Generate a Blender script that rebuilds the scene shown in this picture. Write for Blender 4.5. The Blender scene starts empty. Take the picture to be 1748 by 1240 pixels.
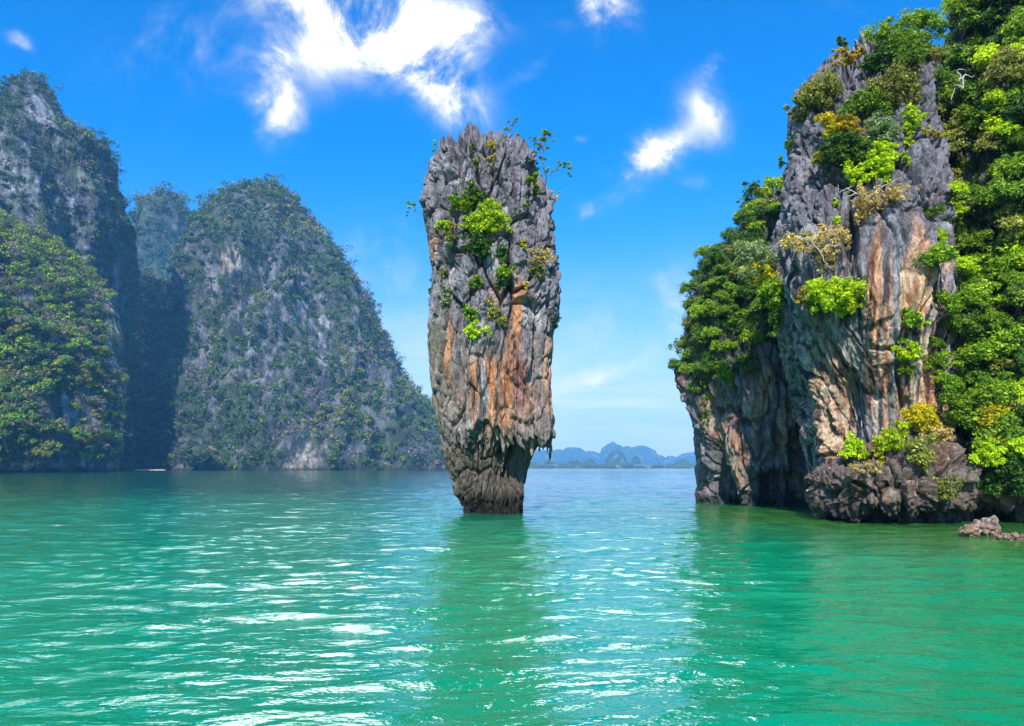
import bpy, math, random
import numpy as np
from mathutils import Vector

# ------------------------------------------------------------------ camera, sky, sun
R = math.radians
scene = bpy.context.scene
COL = scene.collection
F, CX, HY, HC = 1248.0, 874.0, 798.5, 2.4       # focal in photo px, centre, horizon row, eye height
cam = bpy.data.cameras.new("camera")
cam.sensor_width = 36.0
cam.lens = F / 1748 * 36
cam.shift_y = (HY - 620) / 1748
cam.clip_start, cam.clip_end = 0.1, 60000
camo = bpy.data.objects.new("camera", cam)
camo.location = (0, 0, HC)
camo.rotation_euler = (R(90), 0, 0)
COL.objects.link(camo)
scene.camera = camo

SUN_EL, SUN_AZ = 38.0, -8.0                       # azimuth: degrees to the right of straight behind the camera
sv = Vector((math.sin(R(SUN_AZ)) * math.cos(R(SUN_EL)), -math.cos(R(SUN_AZ)) * math.cos(R(SUN_EL)), math.sin(R(SUN_EL))))
sl = bpy.data.lights.new("sun", 'SUN')
sl.energy = 4.6
sl.angle = R(0.55)
sl.color = (1.0, 0.95, 0.87)
so = bpy.data.objects.new("sun", sl)
so.rotation_euler = sv.to_track_quat('Z', 'Y').to_euler()
so.location = (0, 0, 80)
COL.objects.link(so)

scene.view_settings.view_transform = 'Standard'
scene.view_settings.look = 'None'
scene.view_settings.exposure = 0.45
scene.view_settings.gamma = 1.0
scene.cycles.max_bounces = 6
scene.cycles.diffuse_bounces = 2
scene.cycles.glossy_bounces = 3
scene.cycles.transmission_bounces = 3
scene.cycles.transparent_max_bounces = 4
scene.cycles.volume_bounces = 1
scene.cycles.use_denoising = True
scene.cycles.caustics_reflective = False
scene.cycles.caustics_refractive = False
scene.cycles.sample_clamp_indirect = 4.0


class NT:
    """tiny helper around a node tree"""
    def __init__(s, nt):
        s.nt = nt
    def node(s, t, **k):
        n = s.nt.nodes.new(t)
        for a, v in k.items():
            setattr(n, a, v)
        return n
    def put(s, sock, v):
        if isinstance(v, bpy.types.NodeSocket):
            s.nt.links.new(v, sock)
        elif v is not None:
            sock.default_value = v
    def m(s, op, a, b=None, c=None, clamp=False):
        n = s.node('ShaderNodeMath', operation=op, use_clamp=clamp)
        s.put(n.inputs[0], a); s.put(n.inputs[1], b); s.put(n.inputs[2], c)
        return n.outputs[0]
    def ramp(s, v, a, b, lo=0.0, hi=1.0):
        n = s.node('ShaderNodeMapRange', interpolation_type='SMOOTHSTEP')
        s.put(n.inputs[0], v); s.put(n.inputs[1], a); s.put(n.inputs[2], b); s.put(n.inputs[3], lo); s.put(n.inputs[4], hi)
        return n.outputs[0]
    def noise(s, vec, scale, detail=4, rough=0.55, dist=0.0):
        n = s.node('ShaderNodeTexNoise')
        s.put(n.inputs['Vector'], vec)
        n.inputs['Scale'].default_value = scale; n.inputs['Detail'].default_value = detail
        n.inputs['Roughness'].default_value = rough; n.inputs['Distortion'].default_value = dist
        return n
    def mix(s, f, a, b, bt='MIX'):
        n = s.node('ShaderNodeMix', data_type='RGBA', blend_type=bt)
        s.put(n.inputs[0], f)
        s.put(n.inputs[6], a if isinstance(a, bpy.types.NodeSocket) else (*a, 1))
        s.put(n.inputs[7], b if isinstance(b, bpy.types.NodeSocket) else (*b, 1))
        return n.outputs[2]
    def comb(s, x, y, z):
        n = s.node('ShaderNodeCombineXYZ')
        s.put(n.inputs[0], x); s.put(n.inputs[1], y); s.put(n.inputs[2], z)
        return n.outputs[0]


def build_world():
    w = bpy.data.worlds.new("World"); scene.world = w; w.use_nodes = True
    nt = w.node_tree; nt.nodes.clear(); T = NT(nt)
    sky = T.node('ShaderNodeTexSky', sky_type='NISHITA')
    sky.sun_disc = False
    sky.sun_elevation = R(SUN_EL)
    sky.sun_rotation = R(180 - SUN_AZ)
    sky.air_density, sky.dust_density, sky.ozone_density = 1.0, 0.6, 3.0
    tc = T.node('ShaderNodeTexCoord'); d = tc.outputs['Generated']
    sp = T.node('ShaderNodeSeparateXYZ'); T.put(sp.inputs[0], d)
    x, y, z = sp.outputs
    # the photograph's deep polarised azure: the sky colour is filtered towards blue with height
    el = T.ramp(z, 0.0, 0.42)
    tint = T.mix(el, (0.85, 1.1, 1.35), (0.0, 0.92, 1.75))
    base = T.mix(1.0, sky.outputs[0], tint, 'MULTIPLY')
    # clouds: soft banks placed by their direction on the sky, broken up by noise
    ys = T.m('MAXIMUM', y, 0.03)
    u = T.m('DIVIDE', x, ys); v = T.m('DIVIDE', z, ys)
    nz = T.noise(T.comb(u, v, T.m('MULTIPLY', y, 0.3)), 2.6, 7, 0.62, 0.35)
    nsep = T.node('ShaderNodeSeparateColor'); T.put(nsep.inputs[0], nz.outputs['Color'])
    uw = T.m('ADD', u, T.m('MULTIPLY', T.m('SUBTRACT', nsep.outputs[0], 0.5), 0.16))
    vw = T.m('ADD', v, T.m('MULTIPLY', T.m('SUBTRACT', nsep.outputs[1], 0.5), 0.16))
    fine = T.noise(T.comb(u, v, 0.0), 6.5, 9, 0.64, 0.45).outputs['Fac']
    streak = T.noise(T.comb(T.m('MULTIPLY', u, 0.8), T.m('MULTIPLY', v, 3.0), 0.0), 3.5, 6, 0.6, 0.6).outputs['Fac']
    blobs = [  # px, py, half-length, half-width, tilt in degrees, strength
        (560, -40, 240, 60, -14, 1.15), (620, 40, 110, 75, 30, 1.3), (465, 195, 38, 52, 0, 1.0), (478, 110, 24, 60, 4, 0.65),
        (735, 112, 105, 50, -25, 1.25), (805, 190, 60, 42, -40, 0.75), (800, 50, 80, 45, 35, 0.95), (1035, 15, 52, 42, -40, 1.2), (930, 115, 40, 12, 30, 0.35),
        (1140, 255, 58, 32, 10, 1.1), (1100, 300, 80, 30, 30, 0.5), (1215, 190, 55, 36, -65, 0.85), (1250, 120, 34, 18, 0, 0.75),
        (1018, 357, 22, 15, 30, 0.5), (1200, 318, 20, 12, 0, 0.42), (1022, 228, 14, 8, 0, 0.4), (10, 78, 22, 14, -20, 0.55), (1440, 30, 40, 20, 0, 0.25),
        (380, 80, 190, 80, 0, 0.38), (980, 640, 90, 18, 15, 0.4), (640, 470, 90, 90, 0, 0.4), (1100, 520, 110, 70, 0, 0.35), (1170, 480, 30, 60, 0, 0.35),
    ]
    tot = None
    for px, py, a, b, t, st in blobs:
        u0, v0 = (px - CX) / F, (HY - py) / F
        c, sn = math.cos(R(t)), math.sin(R(t))
        du = T.m('SUBTRACT', uw, u0); dv = T.m('SUBTRACT', vw, v0)
        p = T.m('MULTIPLY', T.m('ADD', T.m('MULTIPLY', du, c), T.m('MULTIPLY', dv, sn)), F / a / 1.25)
        q = T.m('MULTIPLY', T.m('SUBTRACT', T.m('MULTIPLY', dv, c), T.m('MULTIPLY', du, sn)), F / b / 1.25)
        r2 = T.m('ADD', T.m('MULTIPLY', p, p), T.m('MULTIPLY', q, q))
        g = T.m('MULTIPLY', T.m('POWER', 2.718, T.m('MULTIPLY', r2, -1.6)), st)
        tot = g if tot is None else T.m('ADD', tot, g)
    dens = T.m('MULTIPLY', tot, T.ramp(fine, 0.36, 0.64, 0.05, 1.4))
    # thin veil low over the horizon and an added, unseen bright cloud bank overhead to whiten the water
    low = T.m('MULTIPLY', T.ramp(v, 0.0, 0.36, 1.0, 0.0), T.ramp(streak, 0.35, 0.70, 0.62, 1.3))
    n3 = T.noise(d, 2.2, 6, 0.6, 0.4).outputs['Fac']
    front = T.ramp(y, 0.05, 0.2)
    high = T.m('MULTIPLY', T.ramp(z, 0.535, 0.57), T.ramp(n3, 0.22, 0.42))
    # gaps shaped in the added bank keep pillar and right-hand cliff reflections green
    gapm = T.m('ADD', T.m('MULTIPLY', T.ramp(u, -0.12, -0.17), T.ramp(u, -0.85, -0.35, 0.5, 1.0)), T.m('MULTIPLY', T.ramp(u, 0.05, 0.09), T.ramp(u, 0.36, 0.26)))
    high = T.m('MULTIPLY', T.m('MULTIPLY', high, front), gapm)
    rear = T.m('MULTIPLY', T.m('SUBTRACT', 1.0, front), T.ramp(n3, 0.5, 0.7, 0.0, 0.35))
    dens = T.m('MULTIPLY', T.m('ADD', dens, low), front)
    dens = T.m('ADD', T.m('ADD', dens, high), rear)
    alpha = T.ramp(dens, 0.0, 1.3)
    bright = T.m('ADD', T.ramp(dens, 0.45, 1.3, 6.6, 9.5), T.m('MULTIPLY', high, 95.0))
    cloud = T.mix(1.0, (0.96, 0.98, 1.0), T.comb(bright, bright, bright), 'MULTIPLY')
    col = T.mix(T.m('MULTIPLY', alpha, 0.97), base, cloud)
    bg = T.node('ShaderNodeBackground'); T.put(bg.inputs[0], col); bg.inputs[1].default_value = 0.11
    out = T.node('ShaderNodeOutputWorld'); nt.links.new(bg.outputs[0], out.inputs[0])


build_world()

# ------------------------------------------------------------------ noise in numpy
def _h(ix, iy, iz, seed):
    h = (ix.astype(np.uint32) * np.uint32(374761393) + iy.astype(np.uint32) * np.uint32(668265263)
         + iz.astype(np.uint32) * np.uint32(2147483647) + np.uint32((seed * 144665) & 0xffffffff))
    h = (h ^ (h >> np.uint32(13))) * np.uint32(1274126177)
    h = (h ^ (h >> np.uint32(15))) * np.uint32(2246822519)
    return h ^ (h >> np.uint32(16))


def perlin(P, seed=0):
    P = np.asarray(P, np.float32)
    I = np.floor(P).astype(np.int64); f = P - I
    w = f * f * f * (f * (f * 6 - 15) + 10)
    out = 0
    for dx in (0, 1):
        for dy in (0, 1):
            for dz in (0, 1):
                h = _h(I[:, 0] + dx, I[:, 1] + dy, I[:, 2] + dz, seed)
                gx = (h & np.uint32(1023)).astype(np.float32) / 511.5 - 1
                gy = ((h >> np.uint32(10)) & np.uint32(1023)).astype(np.float32) / 511.5 - 1
                gz = ((h >> np.uint32(20)) & np.uint32(1023)).astype(np.float32) / 511.5 - 1
                dot = gx * (f[:, 0] - dx) + gy * (f[:, 1] - dy) + gz * (f[:, 2] - dz)
                ww = (w[:, 0] if dx else 1 - w[:, 0]) * (w[:, 1] if dy else 1 - w[:, 1]) * (w[:, 2] if dz else 1 - w[:, 2])
                out = out + dot * ww
    return out * 1.25


def fbm(P, o=4, seed=0, gain=0.5):
    s = 0; a = 1.0; P = np.array(P, np.float32)
    for i in range(o):
        s = s + a * perlin(P, seed + i * 17); P = P * 2.03 + 3.7; a *= gain
    return s


def worley(P, seed=0):
    """F1, F2 and a random number of the nearest cell"""
    P = np.asarray(P, np.float32)
    I = np.floor(P).astype(np.int64); f = P - I
    n = len(P); F1 = np.full(n, 9.0, np.float32); F2 = np.full(n, 9.0, np.float32); cid = np.zeros(n, np.float32)
    for dx in (-1, 0, 1):
        for dy in (-1, 0, 1):
            for dz in (-1, 0, 1):
                h = _h(I[:, 0] + dx, I[:, 1] + dy, I[:, 2] + dz, seed)
                a = (h & np.uint32(1023)).astype(np.float32) / 1023
                b = ((h >> np.uint32(10)) & np.uint32(1023)).astype(np.float32) / 1023
                c = ((h >> np.uint32(20)) & np.uint32(1023)).astype(np.float32) / 1023
                d = np.sqrt((f[:, 0] - dx - a) ** 2 + (f[:, 1] - dy - b) ** 2 + (f[:, 2] - dz - c) ** 2)
                near = d < F1
                F2 = np.where(near, F1, np.minimum(F2, d))
                F1 = np.where(near, d, F1)
                cid = np.where(near, ((h >> np.uint32(5)) & np.uint32(255)).astype(np.float32) / 255, cid)
    return F1, F2, cid


def ss(x, a, b):
    t = np.clip((x - a) / (b - a), 0, 1)
    return t * t * (3 - 2 * t)


def lerp(a, b, t):
    t = t[:, None]
    return a * (1 - t) + np.asarray(b, np.float32) * t


def W(px, py, D):
    """a point of the place seen at photo column px, row py, D metres ahead"""
    return np.array([(px - CX) / F * D, D, HC + (HY - py) / F * D], np.float32)


def to_px(P):
    return CX + P[:, 0] / P[:, 1] * F, HY - (P[:, 2] - HC) / P[:, 1] * F


# ------------------------------------------------------------------ mesh output
def mesh_from(name, V, Fq, colors=None, smooth=True, tri=False):
    me = bpy.data.meshes.new(name)
    V = np.ascontiguousarray(V, np.float32); Fq = np.ascontiguousarray(Fq, np.int32)
    k = Fq.shape[1]
    me.vertices.add(len(V)); me.vertices.foreach_set('co', V.ravel())
    me.loops.add(Fq.size); me.loops.foreach_set('vertex_index', Fq.ravel())
    me.polygons.add(len(Fq))
    me.polygons.foreach_set('loop_start', np.arange(0, Fq.size, k, dtype=np.int32))
    me.polygons.foreach_set('use_smooth', np.full(len(Fq), smooth))
    if colors is not None:
        a = me.color_attributes.new('Col', 'FLOAT_COLOR', 'POINT')
        c = np.ones((len(V), 4), np.float32); c[:, :3] = np.clip(colors, 0, 1)
        a.data.foreach_set('color', c.ravel())
    me.update(calc_edges=True)
    return me


def link(name, me, mat=None, parent=None, **tags):
    o = bpy.data.objects.new(name, me); COL.objects.link(o)
    if mat and me is not None and not me.materials:
        me.materials.append(mat)
    o.parent = parent
    for k, v in tags.items():
        o[k] = v
    return o


def grid_faces(nr, nc, wrap):
    i = np.arange(nr - 1)[:, None]; j = np.arange(nc if wrap else nc - 1)[None, :]
    j2 = (j + 1) % nc
    a = i * nc + j; b = i * nc + j2; c = (i + 1) * nc + j2; d = (i + 1) * nc + j
    return np.stack([a, b, c, d], -1).reshape(-1, 4)


def loft(rows, nth, nz, expo=0.8, front=0.72):
    """closed column from rows (py, left px, right px, D, depth radius), listed from the foot up.
    returns base positions, outward normals, theta (pi/2 = towards the camera)"""
    rows = np.array(rows, np.float64)
    D = rows[:, 3]
    z = HC + (HY - rows[:, 0]) / F * D
    xl = (rows[:, 1] - CX) / F * D; xr = (rows[:, 2] - CX) / F * D
    s = np.concatenate([[0], np.cumsum(np.hypot(np.diff(z), np.maximum(np.abs(np.diff(xl)), np.abs(np.diff(xr)))))])
    t = np.linspace(0, s[-1], nz)
    zz = np.interp(t, s, z)
    cy = np.interp(t, s, D); ry = np.interp(t, s, rows[:, 4])
    l = np.interp(t, s, xl) / cy; r = np.interp(t, s, xr) / cy
    # the short axis of every slice faces the beach the photo was taken from
    cx = (l + r) / 2 * cy; ln = np.hypot(cx, cy); ca, sa = cy / ln, cx / ln
    al = (l * cy - cx) / (ca + l * sa); ar = (r * cy - cx) / (ca + r * sa)
    am, rx = (al + ar) / 2, (ar - al) / 2
    nf = int(nth * front)
    th = np.concatenate([np.linspace(-0.12, math.pi + 0.12, nf, endpoint=False), np.linspace(math.pi + 0.12, 2 * math.pi - 0.12, nth - nf, endpoint=False)])
    c, sn = np.cos(th), np.sin(th)
    cc = np.sign(c) * np.abs(c) ** expo; ssn = np.sign(sn) * np.abs(sn) ** expo
    A = am[:, None] + rx[:, None] * cc; B = ry[:, None] * ssn
    X = cx[:, None] + A * ca[:, None] - B * sa[:, None]; Y = cy[:, None] - A * sa[:, None] - B * ca[:, None]; Z = np.repeat(zz[:, None], nth, 1)
    P = np.stack([X, Y, Z], -1)
    du = np.roll(P, -1, 1) - np.roll(P, 1, 1)
    dv = np.gradient(P, axis=0)
    N = np.cross(du, dv); N /= np.linalg.norm(N, axis=-1, keepdims=True) + 1e-9
    if (N[nz // 2, :, 1] * ssn).mean() > 0:
        N = -N
    P = P.reshape(-1, 3).astype(np.float32); N = N.reshape(-1, 3).astype(np.float32)
    return P, N, np.tile(th, nz)


def fit(P, nth, nz, rows, pad=0.0, zfit=True):
    """the relief pushes every slice outwards; scale the slices back to the breadth the hill really has"""
    rows = np.array(rows, np.float64)
    G = P.reshape(nz, nth, 3)
    D = rows[:, 3]; z = HC + (HY - rows[:, 0]) / F * D
    zt = z.max(); zz = G[:, :, 2].mean(1)
    l = np.interp(zz, z, rows[:, 1]) + pad; rr = np.interp(zz, z, rows[:, 2]) - pad; d = np.interp(zz, z, D)
    px = CX + G[:, :, 0] / G[:, :, 1] * F
    mn, mx = px.min(1), px.max(1)
    k = np.exp(-0.5 * (np.arange(-40, 41) / (nz / 45)) ** 2); k /= k.sum()
    sm = lambda a: np.convolve(np.pad(a, 40, mode='edge'), k, 'valid')
    a0, a1, b0, b1 = sm(mn), sm(mx), sm(l), sm(rr)
    sc = np.clip((b1 - b0) / np.maximum(a1 - a0, 1), 0.6, 1.15)
    m0 = ((a0 + a1) / 2 - CX) / F * d; m1 = ((b0 + b1) / 2 - CX) / F * d
    G = G.copy()
    G[:, :, 0] = (G[:, :, 0] - m0[:, None]) * sc[:, None] + m1[:, None]
    if not zfit:
        return G.reshape(-1, 3)
    py = HY - (G[:, :, 2] - HC) / G[:, :, 1] * F
    kz = (HY - (rows[:, 0].min() + pad)) / (HY - py.min())
    G[:, :, 2] = np.where(G[:, :, 2] > HC, HC + (G[:, :, 2] - HC) * kz, G[:, :, 2])
    return G.reshape(-1, 3)


def finish_loft(name, P, nth, nz, col):
    Fq = grid_faces(nz, nth, True)
    V = np.vstack([P, P[-nth:].mean(0, keepdims=True)])
    top = (nz - 1) * nth
    j = np.arange(nth)
    capf = np.stack([top + j, top + (j + 1) % nth, np.full(nth, len(V) - 1), np.full(nth, len(V) - 1)], -1)
    me = mesh_from(name, V, Fq, np.vstack([col, col[-1:]]))
    return me


# ------------------------------------------------------------------ materials
def mat_new(name):
    m = bpy.data.materials.new(name); m.use_nodes = True
    m.node_tree.nodes.clear()
    return m, NT(m.node_tree)


def rock_mat(name, scale, bump=0.5, bdist=0.05):
    m, T = mat_new(name)
    at = T.node('ShaderNodeAttribute', attribute_name='Col')
    tc = T.node('ShaderNodeTexCoord'); v = tc.outputs['Object']
    mp = T.node('ShaderNodeMapping'); T.put(mp.inputs[0], v); mp.inputs['Scale'].default_value = (1, 1, 0.35)
    n1 = T.noise(mp.outputs[0], scale, 8, 0.68, 0.4).outputs['Fac']
    n2 = T.noise(v, scale * 3.1, 6, 0.7).outputs['Fac']
    vo = T.node('ShaderNodeTexVoronoi', feature='DISTANCE_TO_EDGE'); T.put(vo.inputs['Vector'], T.noise(mp.outputs[0], scale * .5, 3, 0.6).outputs['Color'])
    vo.inputs['Scale'].default_value = 9.0
    f = T.m('MULTIPLY', T.ramp(n1, 0.3, 0.7, 0.45, 1.6), T.ramp(n2, 0.3, 0.7, 0.75, 1.25))
    c = T.mix(1.0, at.outputs['Color'], T.comb(f, f, f), 'MULTIPLY')
    # pale lichen specks
    c = T.mix(T.m('MULTIPLY', T.ramp(n2, 0.58, 0.70), 0.5), c, T.mix(1.0, c, (2.0, 2.0, 2.0), 'MULTIPLY'))
    b = T.node('ShaderNodeBump'); b.inputs['Strength'].default_value = bump; b.inputs['Distance'].default_value = bdist
    T.put(b.inputs['Height'], T.m('ADD', T.m('ADD', n1, T.m('MULTIPLY', n2, 0.5)), T.m('MULTIPLY', vo.outputs[0], 0.8)))
    p = T.node('ShaderNodeBsdfPrincipled'); T.put(p.inputs['Base Color'], c); p.inputs['Roughness'].default_value = 0.85
    p.inputs['Specular IOR Level'].default_value = 0.25
    T.put(p.inputs['Normal'], b.outputs[0])
    o = T.node('ShaderNodeOutputMaterial'); T.nt.links.new(p.outputs[0], o.inputs[0])
    return m


def leaf_mat(name, c1, c2, c3, transl=0.35):
    m, T = mat_new(name)
    at = T.node('ShaderNodeAttribute', attribute_name='Col')      # r: leaf random, g: clump random
    sp = T.node('ShaderNodeSeparateColor'); T.put(sp.inputs[0], at.outputs['Color'])
    oi = T.node('ShaderNodeObjectInfo')
    g = T.m('FRACT', T.m('ADD', sp.outputs[1], T.m('MULTIPLY', oi.outputs['Random'], 0.7)))
    c = T.mix(g, c1, c2)
    c = T.mix(T.ramp(sp.outputs[0], 0.72, 1.0), c, c3)
    k = T.m('ADD', T.m('MULTIPLY', sp.outputs[0], 0.6), T.m('MULTIPLY_ADD', oi.outputs['Random'], 0.5, 0.5))
    c = T.mix(1.0, c, T.comb(k, k, k), 'MULTIPLY')
    d = T.node('ShaderNodeBsdfPrincipled'); T.put(d.inputs['Base Color'], c); d.inputs['Roughness'].default_value = 0.55
    d.inputs['Specular IOR Level'].default_value = 0.3
    t = T.node('ShaderNodeBsdfTranslucent')
    T.put(t.inputs[0], T.mix(1.0, c, (1.3, 1.25, 0.5), 'MULTIPLY'))
    mx = T.node('ShaderNodeMixShader'); mx.inputs[0].default_value = transl
    T.nt.links.new(d.outputs[0], mx.inputs[1]); T.nt.links.new(t.outputs[0], mx.inputs[2])
    o = T.node('ShaderNodeOutputMaterial'); T.nt.links.new(mx.outputs[0], o.inputs[0])
    return m


def plain_mat(name, c1, c2, scale=3.0, rough=0.85):
    m, T = mat_new(name)
    tc = T.node('ShaderNodeTexCoord')
    n = T.noise(tc.outputs['Object'], scale, 6, 0.65).outputs['Fac']
    p = T.node('ShaderNodeBsdfPrincipled'); T.put(p.inputs['Base Color'], T.mix(T.ramp(n, 0.3, 0.7), c1, c2)); p.inputs['Roughness'].default_value = rough
    b = T.node('ShaderNodeBump'); b.inputs['Strength'].default_value = 0.5; b.inputs['Distance'].default_value = 0.05; T.put(b.inputs['Height'], n)
    T.put(p.inputs['Normal'], b.outputs[0])
    o = T.node('ShaderNodeOutputMaterial'); T.nt.links.new(p.outputs[0], o.inputs[0])
    return m


M_ROCK = rock_mat('limestone', 3.0, 0.7, 0.08)
M_HILL = rock_mat('hill_rock', 0.30, 0.9, 2.0)
M_BARK = plain_mat('bark', (0.07, 0.055, 0.045), (0.17, 0.14, 0.12), 12)
M_BARE = plain_mat('bare_wood', (0.36, 0.30, 0.25), (0.6, 0.54, 0.47), 12)
LEAF = {
    'lime': leaf_mat('lime_leaves', (0.31, 0.496, 0.007), (0.512, 0.682, 0.007), (0.744, 0.75, 0.022)),
    'green': leaf_mat('green_leaves', (0.085, 0.202, 0.011), (0.232, 0.372, 0.011), (0.434, 0.558, 0.022)),
    'mid': leaf_mat('mid_green_leaves', (0.046, 0.132, 0.011), (0.155, 0.279, 0.013), (0.326, 0.419, 0.033)),
    'dark': leaf_mat('dark_leaves', (0.023, 0.085, 0.013), (0.07, 0.171, 0.015), (0.171, 0.279, 0.033)),
    'yellow': leaf_mat('yellow_leaves', (0.465, 0.449, 0.009), (0.713, 0.558, 0.009), (0.75, 0.62, 0.022)),
    'olive': leaf_mat('olive_leaves', (0.186, 0.217, 0.039), (0.31, 0.31, 0.05), (0.496, 0.465, 0.099)),
    'dry': leaf_mat('dry_leaves', (0.434, 0.31, 0.121), (0.62, 0.449, 0.154), (0.75, 0.651, 0.22)),
    'orange': leaf_mat('golden_leaves', (0.48, 0.30, 0.02), (0.50, 0.40, 0.02), (0.36, 0.34, 0.03)),
    'grey': leaf_mat('grey_green_leaves', (0.155, 0.232, 0.099), (0.264, 0.341, 0.143), (0.403, 0.465, 0.22)),
    'hill': leaf_mat('hill_leaves', (0.010, 0.045, 0.014), (0.040, 0.095, 0.016), (0.10, 0.15, 0.03), 0.12),
    'hill_mid': leaf_mat('hill_leaves_mid', (0.025, 0.085, 0.012), (0.09, 0.16, 0.016), (0.18, 0.22, 0.03), 0.12),
    'hill_olive': leaf_mat('hill_leaves_olive', (0.09, 0.12, 0.015), (0.20, 0.20, 0.02), (0.26, 0.22, 0.05), 0.12),
    'slope': leaf_mat('slope_leaves', (0.022, 0.12, 0.008), (0.22, 0.33, 0.010), (0.42, 0.44, 0.03), 0.15),
    'twig': leaf_mat('bare_twigs', (0.11, 0.095, 0.085), (0.19, 0.155, 0.125), (0.24, 0.20, 0.12), 0.05),
}

# ------------------------------------------------------------------ foliage geometry
def leaves(clumps, n, size, rng, flat=0.75, shell=0.55, up=0.5, rnd=0.55):
    """clumps: (k,4) x y z r ; n leaves each (array or int). rhombus leaves round each clump"""
    clumps = np.asarray(clumps, np.float32)
    k = len(clumps); n = np.broadcast_to(np.asarray(n), (k,)).astype(int)
    idx = np.repeat(np.arange(k), n); m = len(idx)
    d = rng.normal(size=(m, 3)).astype(np.float32); d /= np.linalg.norm(d, axis=1, keepdims=True)
    d[:, 2] = np.where((d[:, 2] < -0.25) & (rng.random(m) < 0.75), -d[:, 2], d[:, 2])
    rad = (shell + (1 - shell) * rng.random(m) ** 0.6)
    bump = 1 + 0.25 * np.sin(d[:, 0] * 5 + idx) * np.sin(d[:, 1] * 6 + idx * 2)
    c = clumps[idx]
    pos = c[:, :3] + d * (c[:, 3] * rad * bump)[:, None] * np.array([1, 1, flat], np.float32)
    nrm = d + rng.normal(size=(m, 3)) * rnd + np.array([0, 0, up]); nrm /= np.linalg.norm(nrm, axis=1, keepdims=True)
    a = np.cross(nrm, rng.normal(size=(m, 3))); a /= np.linalg.norm(a, axis=1, keepdims=True) + 1e-6
    b = np.cross(nrm, a)
    s = size * (0.6 + 0.8 * rng.random(m))[:, None]
    droop = nrm * s * 0.18
    V = np.stack([pos - a * s, pos - b * s * 0.45 - droop * 0, pos + a * s - droop, pos + b * s * 0.45], 1).reshape(-1, 3)
    Fq = np.arange(m * 4).reshape(-1, 4)
    cr = rng.random(k)[idx]; lr = rng.random(m)
    C = np.repeat(np.stack([lr, cr, np.zeros(m)], 1), 4, 0)
    return V, Fq, C


def tube(pts, rads, sides=6):
    pts = np.asarray(pts, np.float32); n = len(pts)
    t = np.gradient(pts, axis=0); t /= np.linalg.norm(t, axis=1, keepdims=True) + 1e-9
    ref = np.where(np.abs(t[:, 2:3]) > 0.9, np.array([[1, 0, 0]]), np.array([[0, 0, 1]]))
    a = np.cross(t, ref); a /= np.linalg.norm(a, axis=1, keepdims=True); b = np.cross(t, a)
    th = np.linspace(0, 2 * math.pi, sides, endpoint=False)
    V = pts[:, None] + (a[:, None] * np.cos(th)[None, :, None] + b[:, None] * np.sin(th)[None, :, None]) * np.asarray(rads)[:, None, None]
    return V.reshape(-1, 3), grid_faces(n, sides, True)


def merge(parts):
    V, Fq, C, o = [], [], [], 0
    for p in parts:
        V.append(p[0]); Fq.append(p[1] + o); o += len(p[0])
        if len(p) > 2:
            C.append(p[2])
    return (np.vstack(V), np.vstack(Fq), np.vstack(C) if C else None)


def wiggle(a, b, r0, r1, rng, n=7, amp=0.08):
    a, b = np.asarray(a, float), np.asarray(b, float)
    t = np.linspace(0, 1, n)[:, None]
    L = np.linalg.norm(b - a)
    off = rng.normal(size=(n, 3)) * amp * L; off[0] = 0; off[-1] = 0
    p = a + (b - a) * t + np.array([0, 0, 1]) * 0.12 * L * np.sin(t * math.pi) + off
    return tube(p, np.linspace(r0, r1, n))


def crown_shape(Rr, H, nc, rng, low=0.15, pr=(0.13, 0.22)):
    """puffs spread unevenly over a lopsided crown of radius Rr, height H, foot at 0"""
    out = []
    lob = rng.normal(size=(4, 3)); lob[:, 2] = np.abs(lob[:, 2]); lob /= np.linalg.norm(lob, axis=1, keepdims=True)
    while len(out) < nc:
        d = rng.normal(size=3); d /= np.linalg.norm(d)
        if d[2] < -0.35:
            continue
        k = 0.62 + 0.38 * max(0, (lob @ d).max()) ** 2
        r = (0.45 + 0.5 * rng.random()) * k
        c = np.array([d[0] * Rr * r, d[1] * Rr * r, H * (low + (1 - low) * 0.5) + d[2] * H * 0.5 * r])
        out.append([*c, Rr * (pr[0] + pr[1] * rng.random())])
    return np.array(out)


def make_tree_meshes(tag, Rr, H, nc, nl, size, rng, pr=(0.13, 0.22), rnd=0.55):
    cl = crown_shape(Rr, H, nc, rng, pr=pr)
    V, Fq, C = leaves(cl, nl, size, rng, shell=0.35, rnd=rnd)
    crown = mesh_from(tag + '_crown', V, Fq, C, smooth=False)
    tr = [wiggle((0, 0, -0.35 * H), (0, 0, H * 0.55), 0.05 * Rr, 0.02 * Rr, rng)]
    for c in cl[rng.permutation(len(cl))[:7]]:
        tr.append(wiggle((0, 0, H * (0.05 + 0.3 * rng.random())), c[:3], 0.028 * Rr, 0.008 * Rr, rng))
    V, Fq, _ = merge(tr)
    trunk = mesh_from(tag + '_trunk', V, Fq, None)
    return crown, trunk


# ------------------------------------------------------------------ surfaces remembered for planting
SURF = {}


def remember(key, P, N):
    px, py = to_px(P)
    SURF[key] = (P, N, px, py)


def on_surface(keys, px, py, r=4.0):
    best = None
    for k in keys:
        P, N, x, y = SURF[k]
        rr = r
        for _ in range(4):
            m = (np.abs(x - px) < rr) & (np.abs(y - py) < rr) & (N[:, 1] < 0.35)
            if m.any():
                break
            rr *= 2
        if not m.any():
            continue
        i = np.nonzero(m)[0]; j = i[np.argmin(P[i, 1])]
        if best is None or P[j, 1] < best[0][1]:
            best = (P[j], N[j])
    return best


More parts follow.
